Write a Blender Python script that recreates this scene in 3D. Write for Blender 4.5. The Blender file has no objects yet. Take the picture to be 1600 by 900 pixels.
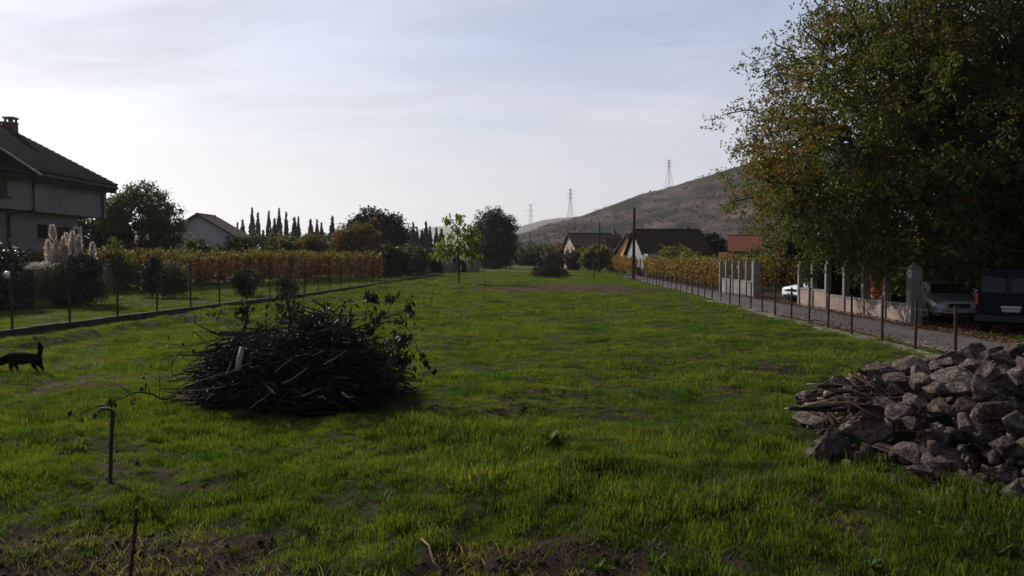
import bpy, math, random
import numpy as np
from mathutils import Vector, Matrix
PI = math.pi
SC = bpy.context.scene
COL = SC.collection

# ------------------------------------------------------------------ camera
F = 1256.0
PITCH = math.radians(2.14)
CAMZ = 2.4
cam_d = bpy.data.cameras.new("camera")
cam = bpy.data.objects.new("camera", cam_d)
COL.objects.link(cam)
cam.location = (0, 0, CAMZ)
cam.rotation_euler = (PI / 2 - PITCH, 0, 0)
cam_d.sensor_width = 36
cam_d.lens = F / 1600 * 36
cam_d.clip_start = 0.05
cam_d.clip_end = 30000
SC.camera = cam

# ------------------------------------------------------------------ world and sun
SUN_EL = math.radians(31)
SUN_AZ = math.radians(-45)
SUN_DIR = Vector((math.sin(SUN_AZ) * math.cos(SUN_EL), math.cos(SUN_AZ) * math.cos(SUN_EL), math.sin(SUN_EL)))
world = bpy.data.worlds.new("World")
SC.world = world
world.use_nodes = True
wt = world.node_tree
wt.nodes.clear()
def WN(t, **k):
    n = wt.nodes.new(t)
    for a, b in k.items(): setattr(n, a, b)
    return n
wl = wt.links.new
w_out = WN('ShaderNodeOutputWorld')
w_bg = WN('ShaderNodeBackground')
w_bg.inputs[1].default_value = 0.1
wl(w_bg.outputs[0], w_out.inputs[0])
w_sky = WN('ShaderNodeTexSky', sky_type='NISHITA', sun_disc=False, sun_elevation=SUN_EL, sun_rotation=SUN_AZ, altitude=200, dust_density=1.2)
w_tc = WN('ShaderNodeTexCoord')
w_nrm = WN('ShaderNodeVectorMath', operation='NORMALIZE'); wl(w_tc.outputs['Generated'], w_nrm.inputs[0])
w_sep = WN('ShaderNodeSeparateXYZ'); wl(w_nrm.outputs[0], w_sep.inputs[0])
def wmath(op, a, b=None, clamp=False):
    n = WN('ShaderNodeMath', operation=op, use_clamp=clamp)
    for i, v in enumerate((a, b)):
        if v is None: continue
        if isinstance(v, (int, float)): n.inputs[i].default_value = v
        else: wl(v, n.inputs[i])
    return n.outputs[0]
w_z = wmath('MAXIMUM', w_sep.outputs[2], 0.0)
w_den = wmath('ADD', w_z, 0.13)
w_cx = wmath('DIVIDE', w_sep.outputs[0], w_den)
w_cy = wmath('DIVIDE', w_sep.outputs[1], w_den)
w_cmb = WN('ShaderNodeCombineXYZ'); wl(w_cx, w_cmb.inputs[0]); wl(w_cy, w_cmb.inputs[1])
w_map = WN('ShaderNodeMapping'); wl(w_cmb.outputs[0], w_map.inputs[0])
w_map.inputs['Rotation'].default_value = (0, 0, math.radians(24))
w_map.inputs['Scale'].default_value = (0.55, 1.25, 1)
w_map.inputs['Location'].default_value = (3.1, 0.4, 0)
w_n1 = WN('ShaderNodeTexNoise'); wl(w_map.outputs[0], w_n1.inputs['Vector'])
w_n1.inputs['Scale'].default_value = 1.1; w_n1.inputs['Detail'].default_value = 7; w_n1.inputs['Roughness'].default_value = 0.5
w_n1.inputs['Distortion'].default_value = 0.5
w_n2 = WN('ShaderNodeTexNoise'); wl(w_cmb.outputs[0], w_n2.inputs['Vector'])
w_n2.inputs['Scale'].default_value = 0.42; w_n2.inputs['Detail'].default_value = 3
w_nn = wmath('ADD', wmath('MULTIPLY', w_n1.outputs['Fac'], 0.62), wmath('MULTIPLY', w_n2.outputs['Fac'], 0.55))
w_mr = WN('ShaderNodeMapRange', interpolation_type='SMOOTHSTEP'); wl(w_nn, w_mr.inputs[0])
w_mr.inputs[1].default_value = 0.40; w_mr.inputs[2].default_value = 0.74; w_mr.inputs[3].default_value = 0.34; w_mr.inputs[4].default_value = 1.0
w_hz = WN('ShaderNodeMapRange', interpolation_type='SMOOTHSTEP'); wl(w_z, w_hz.inputs[0])   # pale veil towards the horizon
w_hz.inputs[1].default_value = 0.05; w_hz.inputs[2].default_value = 0.30; w_hz.inputs[3].default_value = 1.0; w_hz.inputs[4].default_value = 0.0
w_fac = wmath('MAXIMUM', w_mr.outputs[0], wmath('MULTIPLY', w_hz.outputs[0], 0.94))
# thin cloud is brighter the closer it stands to the sun
w_dot = WN('ShaderNodeVectorMath', operation='DOT_PRODUCT'); wl(w_nrm.outputs[0], w_dot.inputs[0]); w_dot.inputs[1].default_value = SUN_DIR
w_fs = WN('ShaderNodeMapRange', interpolation_type='SMOOTHSTEP'); wl(w_dot.outputs['Value'], w_fs.inputs[0])
w_fs.inputs[1].default_value = -0.75; w_fs.inputs[2].default_value = 0.35; w_fs.inputs[3].default_value = 0.12; w_fs.inputs[4].default_value = 1.0
w_el = WN('ShaderNodeMapRange', interpolation_type='SMOOTHSTEP'); wl(w_z, w_el.inputs[0])   # the veil is thinner overhead
w_el.inputs[1].default_value = 0.25; w_el.inputs[2].default_value = 0.95; w_el.inputs[3].default_value = 1.0; w_el.inputs[4].default_value = 0.28
w_n3 = WN('ShaderNodeTexNoise'); wl(w_map.outputs[0], w_n3.inputs['Vector'])   # wisps: thick and thin veil
w_n3.inputs['Scale'].default_value = 2.3; w_n3.inputs['Detail'].default_value = 6; w_n3.inputs['Roughness'].default_value = .55; w_n3.inputs['Distortion'].default_value = .9
w_wm = WN('ShaderNodeMapRange', interpolation_type='SMOOTHSTEP'); wl(w_n3.outputs['Fac'], w_wm.inputs[0]); w_wm.inputs[1].default_value = .36; w_wm.inputs[2].default_value = .66; w_wm.inputs[3].default_value = .90; w_wm.inputs[4].default_value = 1.12
w_wf = WN('ShaderNodeMapRange'); wl(w_z, w_wf.inputs[0]); w_wf.inputs[1].default_value = .08; w_wf.inputs[2].default_value = .26
w_wx = WN('ShaderNodeMix', data_type='FLOAT'); wl(w_wf.outputs[0], w_wx.inputs[0]); w_wx.inputs[2].default_value = 1.0; wl(w_wm.outputs[0], w_wx.inputs[3])
w_hue = WN('ShaderNodeMix', data_type='RGBA'); wl(w_wf.outputs[0], w_hue.inputs[0]); w_hue.inputs[6].default_value = (6.95, 6.85, 7.5, 1); w_hue.inputs[7].default_value = (5.7, 6.15, 7.6, 1)
w_cc = WN('ShaderNodeVectorMath', operation='SCALE'); wl(w_hue.outputs[2], w_cc.inputs[0]); wl(wmath('MULTIPLY', wmath('MULTIPLY', w_fs.outputs[0], w_el.outputs[0]), w_wx.outputs[0]), w_cc.inputs['Scale'])
w_sk = WN('ShaderNodeVectorMath', operation='SCALE'); wl(w_sky.outputs[0], w_sk.inputs[0]); w_sk.inputs['Scale'].default_value = 1.0
w_mix = WN('ShaderNodeMix', data_type='RGBA'); wl(w_fac, w_mix.inputs[0]); wl(w_sk.outputs[0], w_mix.inputs[6]); wl(w_cc.outputs[0], w_mix.inputs[7])
wl(w_mix.outputs[2], w_bg.inputs[0])

sun_d = bpy.data.lights.new("sun", 'SUN')
sun = bpy.data.objects.new("sun", sun_d)
COL.objects.link(sun)
sun_d.energy = 4.1
sun_d.angle = math.radians(0.53)
sun_d.color = (1.0, 0.93, 0.82)
sun.rotation_euler = (-SUN_DIR).to_track_quat('-Z', 'Y').to_euler()
SC.view_settings.view_transform = 'Standard'
SC.view_settings.look = 'None'
SC.view_settings.exposure = 0.10
SC.view_settings.gamma = 1.0
SC.cycles.use_denoising = True
SC.cycles.max_bounces = 6
SC.cycles.volume_bounces = 0
SC.cycles.transparent_max_bounces = 8

# ------------------------------------------------------------------ noise in numpy
def _h(ix, iy, s):
    n = (ix * 374761393 + iy * 668265263 + s * 974711) & 0xffffffff
    n = ((n ^ (n >> 13)) * 1274126177) & 0xffffffff
    return ((n ^ (n >> 16)) & 0xffff) / 65535.0
def vnoise(x, y, s=0):
    x = np.asarray(x, float); y = np.asarray(y, float)
    ix = np.floor(x).astype(np.int64); iy = np.floor(y).astype(np.int64)
    fx = x - ix; fy = y - iy
    fx = fx * fx * (3 - 2 * fx); fy = fy * fy * (3 - 2 * fy)
    a = _h(ix, iy, s); b = _h(ix + 1, iy, s); c = _h(ix, iy + 1, s); d = _h(ix + 1, iy + 1, s)
    return (a * (1 - fx) + b * fx) * (1 - fy) + (c * (1 - fx) + d * fx) * fy
def fbm(x, y, s=0, o=4):
    t = 0; a = 0.5; n = 0
    for i in range(o):
        t = t + a * vnoise(x, y, s + i * 17); n += a
        x = x * 2.03 + 5.1; y = y * 2.03 + 1.7; a *= 0.5
    return t / n
def sstep(x, a, b):
    t = np.clip((x - a) / (b - a), 0, 1)
    return t * t * (3 - 2 * t)

# ------------------------------------------------------------------ lie of the land
CURB = [(-15.6, 18), (-15.25, 22), (-14.9, 26), (-14.3, 32), (-13.7, 38), (-12.6, 46), (-11.9, 60), (-11.4, 74), (-10.2, 95), (-8.0, 130)]
def curb_x(y):
    return np.interp(y, [p[1] for p in CURB], [p[0] for p in CURB])
def fence_x(y):
    return 10.4 + (np.asarray(y, float) - 20) * 0.038
def road_l(y):
    return np.interp(y, [-40, 0, 20, 44, 60, 72, 100, 130, 200], [10.9, 10.9, 11.1, 11.55, 12.4, 12.9, 14.0, 15.2, 18])
def road_r(y):
    return np.interp(y, [-40, 0, 20, 44, 60, 72, 100, 130, 200], [13.8, 13.8, 13.85, 14.1, 14.5, 15.0, 16.1, 17.3, 20])
def soil_mask(x, y):
    """1 where the turf is broken and earth shows"""
    n = fbm(x * 1.3, y * 1.3, 3); n2 = fbm(x * 0.35, y * 0.5, 9); n3 = fbm(x * 3.1, y * 3.1, 21, 3)
    def blob(cx, cy, rx, ry): return np.clip(1 - ((x - cx) / rx) ** 2 - ((y - cy) / ry) ** 2, 0, 1)
    m = 1.5 * blob(-3.6, 6.35, 2.3, 1.35) + 0.9 * blob(0.6, 6.6, 1.6, .8) + 0.5 * blob(1.7, 7.3, 1.2, .6)
    m += 0.8 * blob(1.2, 6.5, 3.4, .75) * (fbm(x * 1.9, y * 1.9, 91, 3) > .47) + .7 * blob(-3.2, 7.4, 2.6, .5) * (fbm(x * 2.2, y * 2.2, 92, 3) > .5)
    m += 0.75 * blob(-1.2, 5.9, 1.1, .7) + .8 * blob(1.9, 5.7, .7, .35)
    m += 0.9 * blob(-.7, 10.2, 1.0, .3) + 0.55 * blob(1.9, 12.6, 2.6, 1.7) + .5 * blob(3.0, 14.6, 3.0, .8) + .5 * blob(4.6, 11.5, 1.8, 1.2)
    m += 1.1 * blob(-9.6, 15.7, 2.2, .8) + .8 * blob(-8.4, 13.1, 2.6, .5) + .5 * blob(-6.0, 14.6, 2.5, .8) + .5 * blob(-10, 19, 1.5, .6)
    m += 1.7 * blob(3.5, 60, 8.0, 5.0) + 1.6 * blob(4.8, 66, 5.5, 5) + 1.4 * blob(-2, 64, 6.5, 2.2) + 1.3 * blob(8.8, 58, 4.0, 4.5) + .8 * blob(-6.0, 74, 4, 3.5) + .6 * blob(0, 80, 7, 3)
    m += 0.6 * blob(8.5, 33, 3, 3) + .5 * blob(7.5, 44, 4, 4) + 1.2 * blob(6.8, 9.9, 3.2, 2.6)
    m = m * (0.1 + 1.1 * n + .9 * (fbm(x * .9 + 7, y * 2.2, 61, 4) - .35) * (y > 45))
    m += np.clip((n2 * 0.5 + n * 0.5 - 0.60) * 5, 0, .6)
    m += np.clip((n3 - 0.70) * 5, 0, 0.6) * (y < 40)
    st = fbm(x * .7 + 11, y * 1.6 + 5, 71, 4); m += np.clip((st - .61) * 8, 0, .5) * (y > 13)   # scattered thin, stretched worn spots
    return np.clip(m, 0, 1)
def gz(x, y):
    x = np.asarray(x, float); y = np.asarray(y, float)
    z = 0.6 * sstep(y, 72, 200) + 0 * x
    z = z - 0.45 * sstep(-y, -8.8, -5.0) * (y > -50)
    near = np.exp(-np.maximum(y - 20, 0) / 60)
    offr = 1 - sstep(x, 9.2, 10.4)
    offl = sstep(x - curb_x(y), .3, 1.6)
    lumps = (fbm(x * 0.32, y * 0.32, 1) - .5) * 0.26 + (fbm(x * 1.2, y * 1.2, 5, 2) - .5) * 0.20 * (1 - .5 * sstep(y, 15, 40))
    lumps = lumps + (fbm(x * 3.2, y * 3.2, 8, 2) - .5) * 0.13 * (1 - sstep(y, 10, 18))
    d = x - curb_x(y)
    ridge = 0.16 * np.exp(-((d - 1.5) / .5) ** 2) - 0.10 * np.exp(-((d - 2.3) / .5) ** 2)
    far = np.clip((fbm(x * .12, y * .2, 31, 3) - .5), -.5, .5) * .5 * sstep(y, 50, 64) * (1 - sstep(y, 100, 140))
    z = z + (lumps + ridge * (y < 110) + far) * offr * offl
    garden = (d < -0.14) & (y < 130) & (y > 0)
    z = np.where(garden, 0.13 + 0.6 * sstep(y, 72, 200) + (fbm(x * .5, y * .5, 4) - .5) * .1, z)
    return z
def G(x, y): return float(gz(x, y))

# ------------------------------------------------------------------ materials
def _lk(t, a, b): t.links.new(a, b)
def mat(name, col, rough=0.85, var=0.25, scale=4.0, bump=0.3, bscale=40.0, spec=0.25, col2=None, f2=(0.5, 0.7), metal=0.0, coat=0.0, dist=0.02, stretch=None):
    m = bpy.data.materials.new(name); m.use_nodes = True
    t = m.node_tree; b = t.nodes['Principled BSDF']
    b.inputs['Roughness'].default_value = rough; b.inputs['Specular IOR Level'].default_value = spec
    b.inputs['Metallic'].default_value = metal; b.inputs['Coat Weight'].default_value = coat
    tc = t.nodes.new('ShaderNodeTexCoord'); src = tc.outputs['Object']
    if stretch:
        mp = t.nodes.new('ShaderNodeMapping'); _lk(t, src, mp.inputs[0]); mp.inputs['Scale'].default_value = stretch; src = mp.outputs[0]
    n = t.nodes.new('ShaderNodeTexNoise'); n.inputs['Scale'].default_value = scale; n.inputs['Detail'].default_value = 6; _lk(t, src, n.inputs['Vector'])
    r = t.nodes.new('ShaderNodeMapRange'); _lk(t, n.outputs['Fac'], r.inputs[0])
    r.inputs[1].default_value = .3; r.inputs[2].default_value = .7; r.inputs[3].default_value = 1 - var; r.inputs[4].default_value = 1 + var
    mx = t.nodes.new('ShaderNodeVectorMath'); mx.operation = 'SCALE'; _lk(t, r.outputs[0], mx.inputs['Scale']); mx.inputs[0].default_value = col[:3]
    out = mx.outputs[0]
    if col2:
        n2 = t.nodes.new('ShaderNodeTexNoise'); n2.inputs['Scale'].default_value = scale * .45; n2.inputs['Detail'].default_value = 8; n2.inputs['Roughness'].default_value = .65; _lk(t, src, n2.inputs['Vector'])
        r2 = t.nodes.new('ShaderNodeMapRange'); _lk(t, n2.outputs['Fac'], r2.inputs[0]); r2.inputs[1].default_value = f2[0]; r2.inputs[2].default_value = f2[1]
        mm = t.nodes.new('ShaderNodeMix'); mm.data_type = 'RGBA'; _lk(t, r2.outputs[0], mm.inputs[0]); _lk(t, out, mm.inputs[6]); mm.inputs[7].default_value = (*col2[:3], 1)
        out = mm.outputs[2]
    _lk(t, out, b.inputs['Base Color'])
    if bump:
        n3 = t.nodes.new('ShaderNodeTexNoise'); n3.inputs['Scale'].default_value = bscale; n3.inputs['Detail'].default_value = 5; _lk(t, src, n3.inputs['Vector'])
        bp = t.nodes.new('ShaderNodeBump'); bp.inputs['Strength'].default_value = bump; bp.inputs['Distance'].default_value = dist
        _lk(t, n3.outputs['Fac'], bp.inputs['Height']); _lk(t, bp.outputs[0], b.inputs['Normal'])
    return m
def leafmat(name, trans=0.45, rough=0.55, spec=0.25, tint=(1, 1, 1), tgain=1.6):
    """colour comes from the leaf's own 'tint'; light passes through"""
    m = bpy.data.materials.new(name); m.use_nodes = True
    t = m.node_tree; b = t.nodes['Principled BSDF']; o = t.nodes['Material Output']
    a = t.nodes.new('ShaderNodeAttribute'); a.attribute_name = 'tint'
    b.inputs['Roughness'].default_value = rough; b.inputs['Specular IOR Level'].default_value = spec
    _lk(t, a.outputs['Color'], b.inputs['Base Color'])
    tr = t.nodes.new('ShaderNodeBsdfTranslucent')
    g = t.nodes.new('ShaderNodeVectorMath'); g.operation = 'MULTIPLY'; _lk(t, a.outputs['Color'], g.inputs[0]); g.inputs[1].default_value = [tgain * c for c in tint]
    _lk(t, g.outputs[0], tr.inputs['Color'])
    mx = t.nodes.new('ShaderNodeMixShader'); mx.inputs[0].default_value = trans
    _lk(t, b.outputs[0], mx.inputs[1]); _lk(t, tr.outputs[0], mx.inputs[2]); _lk(t, mx.outputs[0], o.inputs[0])
    return m
M = {}
M['leaf'] = leafmat('leaf', tint=(1.15, 1.1, .6))
M['leaf_dark'] = leafmat('leaf_dark', .18, tgain=1.2)
M['leaf_glossy'] = leafmat('leaf_glossy', .12, .3, .5, tgain=1.2)
M['plume'] = leafmat('plume', .5, .9, .05, tgain=1.0)
M['bark'] = mat('bark', (.055, .043, .033), .95, .35, 6, .7, 30)
M['bark_pale'] = mat('bark_pale', (.16, .13, .10), .9, .3, 6, .5, 30)
M['stick'] = mat('dead_stick', (.026, .019, .015), .9, .45, 3, .4, 60)
M['stick_pale'] = mat('barkless_stick', (.27, .19, .135), .85, .35, 3, .4, 60, col2=(.12, .08, .06))
M['stick_red'] = mat('reddish_stick', (.21, .10, .065), .85, .3, 3, .3, 60)
M['brass'] = mat('dull_brass', (.09, .085, .07), .6, .2, 9, 0, metal=.5)
M['birch'] = mat('pale_log', (.26, .23, .21), .8, .2, 5, .3, 40, col2=(.12, .1, .09), f2=(.6, .7))
M['stick_brown'] = mat('brown_stick', (.085, .06, .045), .9, .45, 3, .4, 60)
M['dead_leaf'] = mat('dead_leaf', (.028, .022, .016), .9, .3, 10, 0)
M['rusty'] = mat('rusty_steel', (.05, .026, .02), .85, .35, 12, .4, 60)
M['green_steel'] = mat('dull_green_steel', (.03, .036, .03), .8, .3, 10, .3, 60)
M['wire'] = mat('wire', (.07, .06, .055), .7, .1, 10, 0)
M['pole_wood'] = mat('creosoted_wood', (.035, .024, .02), .9, .3, 4, .4, 20, stretch=(6, 6, .6))
M['concrete'] = mat('weathered_concrete', (.20, .185, .172), .9, .22, 2.2, .5, 25, col2=(.12, .105, .095), f2=(.48, .68))
M['concrete_dark'] = mat('shade_dark_concrete', (.035, .036, .026), .95, .4, 3, .6, 25, col2=(.045, .055, .025))  # kerb concrete: shade of its face turned from the sun is in the colour
M['render_pink'] = mat('rough_render', (.29, .22, .19), .95, .16, 1.6, .55, 45, col2=(.18, .125, .10), f2=(.48, .70), spec=.1)
M['brick'] = mat('terracotta', (.40, .125, .065), .9, .3, 8, .4, 50)
M['stucco'] = mat('beige_stucco', (.24, .20, .195), .95, .12, 1.0, .25, 60, col2=(.18, .15, .145), f2=(.5, .8), spec=.1)
M['white_wall'] = mat('white_wall', (.42, .40, .40), .95, .1, 1.2, .2, 40, spec=.1)
M['pink_wall'] = mat('pinkish_wall', (.40, .29, .25), .95, .14, 1.2, .2, 40, spec=.1)
M['orange_wall'] = mat('orange_wall', (.62, .34, .14), .95, .1, 1.2, .2, 40, spec=.1)
M['red_wall'] = mat('red_brick_wall', (.24, .07, .05), .95, .2, 1.5, .3, 40, spec=.1)
M['grey_wall'] = mat('grey_wall', (.16, .15, .15), .95, .2, 1.5, .3, 40, spec=.1)
M['trim_white'] = mat('white_trim', (.6, .6, .6), .6, .05, 3, 0)
M['roof_dark'] = mat('dark_brown_tiles', (.022, .015, .014), .95, .35, 3, .3, 20, col2=(.04, .027, .024), spec=.05)
M['roof_brown'] = mat('brown_tiles', (.06, .034, .027), .85, .25, 3, .3, 20)
M['roof_red'] = mat('red_tiles', (.20, .062, .04), .85, .25, 3, .3, 20)
M['chimney_red'] = mat('chimney_brick', (.13, .045, .04), .9, .25, 5, .4, 30)
M['blue_roof'] = mat('blue_sheet', (.08, .09, .2), .6, .2, 3, 0)
M['dark'] = mat('dark_plastic', (.012, .012, .013), .6, .1, 3, 0)
M['dark_wood'] = mat('dark_brown_wood', (.05, .032, .024), .8, .3, 4, .3, 30, stretch=(1, 8, 8))
M['glass'] = mat('window_glass', (.010, .012, .015), .08, 0, 3, 0, spec=.45)
M['silver'] = mat('silver_paint', (.25, .265, .28), .35, .02, 3, 0, metal=.55, coat=.6)
M['white_paint'] = mat('white_paint', (.78, .79, .80), .35, .02, 3, 0, coat=.7, spec=.4)
M['dull_white'] = mat('dull_white_wall', (.27, .26, .25), .95, .15, 1.2, .2, 40, spec=.1)
M['navy_paint'] = mat('navy_paint', (.003, .004, .009), .55, .05, 3, 0, spec=.07)
M['dark_glass'] = mat('tinted_glass', (.006, .007, .010), .2, 0, 3, 0, spec=.2)
M['tyre'] = mat('tyre', (.015, .015, .015), .9, .1, 3, .2, 60)
M['rim'] = mat('wheel_rim', (.35, .35, .36), .4, .05, 3, 0, metal=.7)
M['lamp_clear'] = mat('lamp_lens', (.35, .36, .38), .12, .05, 3, 0, spec=.8)
M['lamp_red'] = mat('red_lens', (.35, .012, .012), .2, .05, 3, 0, spec=.6)
M['plate'] = mat('number_plate', (.22, .22, .22), .5, .1, 8, 0)
M['fur'] = mat('black_fur', (.010, .008, .007), .85, .35, 10, .6, 120, col2=(.03, .018, .012), f2=(.62, .75), spec=.04)
M['fur_white'] = mat('white_fur', (.45, .42, .38), .9, .1, 10, .3, 80)
M['galv'] = mat('galvanised_steel', (.33, .35, .38), .5, .1, 5, 0, metal=.3)
M['litter'] = mat('pale_litter', (.6, .57, .52), .7, .15, 12, .2, 30)
M['leaf_litter'] = leafmat('fallen_leaf', .1, tgain=1.0)
M['tunnel'] = mat('brown_sheeting', (.16, .12, .105), .8, .25, 1.5, .4, 12)
M['slate_pillar'] = mat('grey_render', (.10, .10, .11), .9, .15, 3, .3, 30)
M['white_globe'] = mat('white_globe', (.75, .76, .78), .3, .05, 3, 0)
M['core'] = mat('twig_litter', (.012, .009, .007), .95, .4, 6, 1.0, 40, dist=.1)

def stone_mat():
    m = bpy.data.materials.new('limestone'); m.use_nodes = True
    t = m.node_tree; b = t.nodes['Principled BSDF']; b.inputs['Roughness'].default_value = .95; b.inputs['Specular IOR Level'].default_value = .15
    tc = t.nodes.new('ShaderNodeTexCoord'); oi = t.nodes.new('ShaderNodeObjectInfo')
    ad = t.nodes.new('ShaderNodeVectorMath'); ad.operation = 'ADD'; _lk(t, tc.outputs['Object'], ad.inputs[0])
    sc = t.nodes.new('ShaderNodeVectorMath'); sc.operation = 'SCALE'; sc.inputs[0].default_value = (31, 17, 9); _lk(t, oi.outputs['Random'], sc.inputs['Scale']); _lk(t, sc.outputs[0], ad.inputs[1])
    n = t.nodes.new('ShaderNodeTexNoise'); n.inputs['Scale'].default_value = 2.6; n.inputs['Detail'].default_value = 9; n.inputs['Roughness'].default_value = .68; _lk(t, ad.outputs[0], n.inputs['Vector'])
    cr = t.nodes.new('ShaderNodeValToRGB'); _lk(t, n.outputs['Fac'], cr.inputs[0])
    e = cr.color_ramp.elements; e[0].position = .30; e[0].color = (.040, .027, .021, 1); e[1].position = .70; e[1].color = (.37, .33, .31, 1)
    x = e.new(.45); x.color = (.115, .080, .066, 1); x = e.new(.57); x.color = (.20, .162, .146, 1)
    hs = t.nodes.new('ShaderNodeHueSaturation'); _lk(t, cr.outputs[0], hs.inputs['Color'])
    mr = t.nodes.new('ShaderNodeMapRange'); _lk(t, oi.outputs['Random'], mr.inputs[0]); mr.inputs[3].default_value = .6; mr.inputs[4].default_value = 1.25; _lk(t, mr.outputs[0], hs.inputs['Value'])
    _lk(t, hs.outputs[0], b.inputs['Base Color'])
    n2 = t.nodes.new('ShaderNodeTexNoise'); n2.inputs['Scale'].default_value = 9; n2.inputs['Detail'].default_value = 9; n2.inputs['Roughness'].default_value = .7; _lk(t, ad.outputs[0], n2.inputs['Vector'])
    v = t.nodes.new('ShaderNodeTexVoronoi'); v.feature = 'DISTANCE_TO_EDGE'; v.inputs['Scale'].default_value = 3.2; _lk(t, ad.outputs[0], v.inputs['Vector'])
    vm = t.nodes.new('ShaderNodeMapRange'); _lk(t, v.outputs['Distance'], vm.inputs[0]); vm.inputs[2].default_value = .08; vm.inputs[3].default_value = .0; vm.inputs[4].default_value = .5
    am = t.nodes.new('ShaderNodeMath'); am.operation = 'ADD'; _lk(t, n2.outputs['Fac'], am.inputs[0]); _lk(t, vm.outputs[0], am.inputs[1])
    bp = t.nodes.new('ShaderNodeBump'); bp.inputs['Strength'].default_value = .9; bp.inputs['Distance'].default_value = .06
    _lk(t, am.outputs[0], bp.inputs['Height']); _lk(t, bp.outputs[0], b.inputs['Normal'])
    return m
M['stone'] = stone_mat()

# ------------------------------------------------------------------ mesh helpers
class MB:
    def __init__(s): s.v = []; s.f = []; s.mi = []
    def add(s, vs, fs, mi=0):
        o = len(s.v); s.v += [tuple(v) for v in vs]; s.f += [tuple(i + o for i in f) for f in fs]; s.mi += [mi] * len(fs)
    def box(s, c, d, rz=0, mi=0, m=None):
        x, y, z = d[0] / 2, d[1] / 2, d[2] / 2
        vs = [Vector((a, b, e)) for a in (-x, x) for b in (-y, y) for e in (-z, z)]
        R = m if m is not None else Matrix.Rotation(rz, 3, 'Z')
        s.add([R @ v + Vector(c) for v in vs], [(0, 1, 3, 2), (4, 6, 7, 5), (0, 4, 5, 1), (2, 3, 7, 6), (0, 2, 6, 4), (1, 5, 7, 3)], mi)
    def tube(s, pts, rs, n=6, mi=0, cap=True):
        pts = [Vector(p) for p in pts]
        if isinstance(rs, (int, float)): rs = [rs] * len(pts)
        vs = []; fs = []
        up = Vector((.31, .17, .93))
        for i, p in enumerate(pts):
            d = (pts[min(i + 1, len(pts) - 1)] - pts[max(i - 1, 0)])
            if d.length < 1e-6: d = Vector((0, 0, 1))
            d.normalize()
            a = d.cross(up)
            if a.length < .1: a = d.cross(Vector((1, 0, 0)))
            a.normalize(); b = d.cross(a)
            for k in range(n):
                t = 2 * PI * k / n
                vs.append(p + (a * math.cos(t) + b * math.sin(t)) * rs[i])
        for i in range(len(pts) - 1):
            for k in range(n):
                fs.append((i * n + k, i * n + (k + 1) % n, (i + 1) * n + (k + 1) % n, (i + 1) * n + k))
        if cap:
            fs.append(tuple(range(n))[::-1]); fs.append(tuple((len(pts) - 1) * n + k for k in range(n)))
        s.add(vs, fs, mi)
    def lathe(s, prof, n=20, c=(0, 0, 0), axis='Z', mi=0):
        vs = []; fs = []
        for r, h in prof:
            for k in range(n):
                t = 2 * PI * k / n; a, b = r * math.cos(t), r * math.sin(t)
                v = (a, b, h) if axis == 'Z' else ((a, h, b) if axis == 'Y' else (h, a, b))
                vs.append((v[0] + c[0], v[1] + c[1], v[2] + c[2]))
        for i in range(len(prof) - 1):
            for k in range(n): fs.append((i * n + k, i * n + (k + 1) % n, (i + 1) * n + (k + 1) % n, (i + 1) * n + k))
        fs.append(tuple(range(n))[::-1]); fs.append(tuple((len(prof) - 1) * n + k for k in range(n)))
        s.add(vs, fs, mi)
    def prism(s, poly, y0, y1, mi=0, axis='Y'):
        n = len(poly)
        def P(u, w, t): return (u, t, w) if axis == 'Y' else ((t, u, w) if axis == 'X' else (u, w, t))
        vs = [P(u, w, y0) for u, w in poly] + [P(u, w, y1) for u, w in poly]
        s.add(vs, [tuple(range(n)), tuple(range(n, 2 * n))[::-1]] + [(i, (i + 1) % n + 0, (i + 1) % n + n, i + n)[::-1] for i in range(n)], mi)
    def mesh(s, name, mats, smooth=False):
        me = bpy.data.meshes.new(name); me.from_pydata(s.v, [], s.f)
        if not isinstance(mats, (list, tuple)): mats = [mats]
        for m in mats: me.materials.append(m)
        if len(mats) > 1: me.polygons.foreach_set('material_index', s.mi)
        if smooth: me.polygons.foreach_set('use_smooth', [True] * len(me.polygons))
        me.update(); return me
    def build(s, name, mats, parent=None, smooth=False, loc=None, **props):
        return link(name, s.mesh(name, mats, smooth), parent, loc, **props)
def link(name, me, parent=None, loc=None, **props):
    o = bpy.data.objects.new(name, me); COL.objects.link(o)
    if parent is not None: o.parent = parent
    if loc is not None: o.location = loc
    for k, v in props.items():
        if v is not None: o[k] = v
    return o
def T(name, label, cat, loc=(0, 0, 0), rz=0, group=None, sc=1):
    o = bpy.data.objects.new(name, None); COL.objects.link(o)
    o.location = loc; o.rotation_euler = (0, 0, rz); o.scale = (sc, sc, sc) if isinstance(sc, (int, float)) else sc
    o['label'] = label; o['category'] = cat
    if group: o['group'] = group
    o.empty_display_size = .2
    return o
def dup(root, loc, rz=0, sc=1, label=None, group=None):
    r = root.copy(); COL.objects.link(r); r.location = loc
    r.rotation_euler = (root.rotation_euler[0], root.rotation_euler[1], rz) if not hasattr(rz, '__len__') else rz
    r.scale = (sc, sc, sc) if isinstance(sc, (int, float)) else sc
    if label: r['label'] = label
    if group: r['group'] = group
    for ch in list(root.children):
        c = ch.copy(); COL.objects.link(c); c.parent = r
        for g in ch.children:
            d = g.copy(); COL.objects.link(d); d.parent = c
    return r
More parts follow.
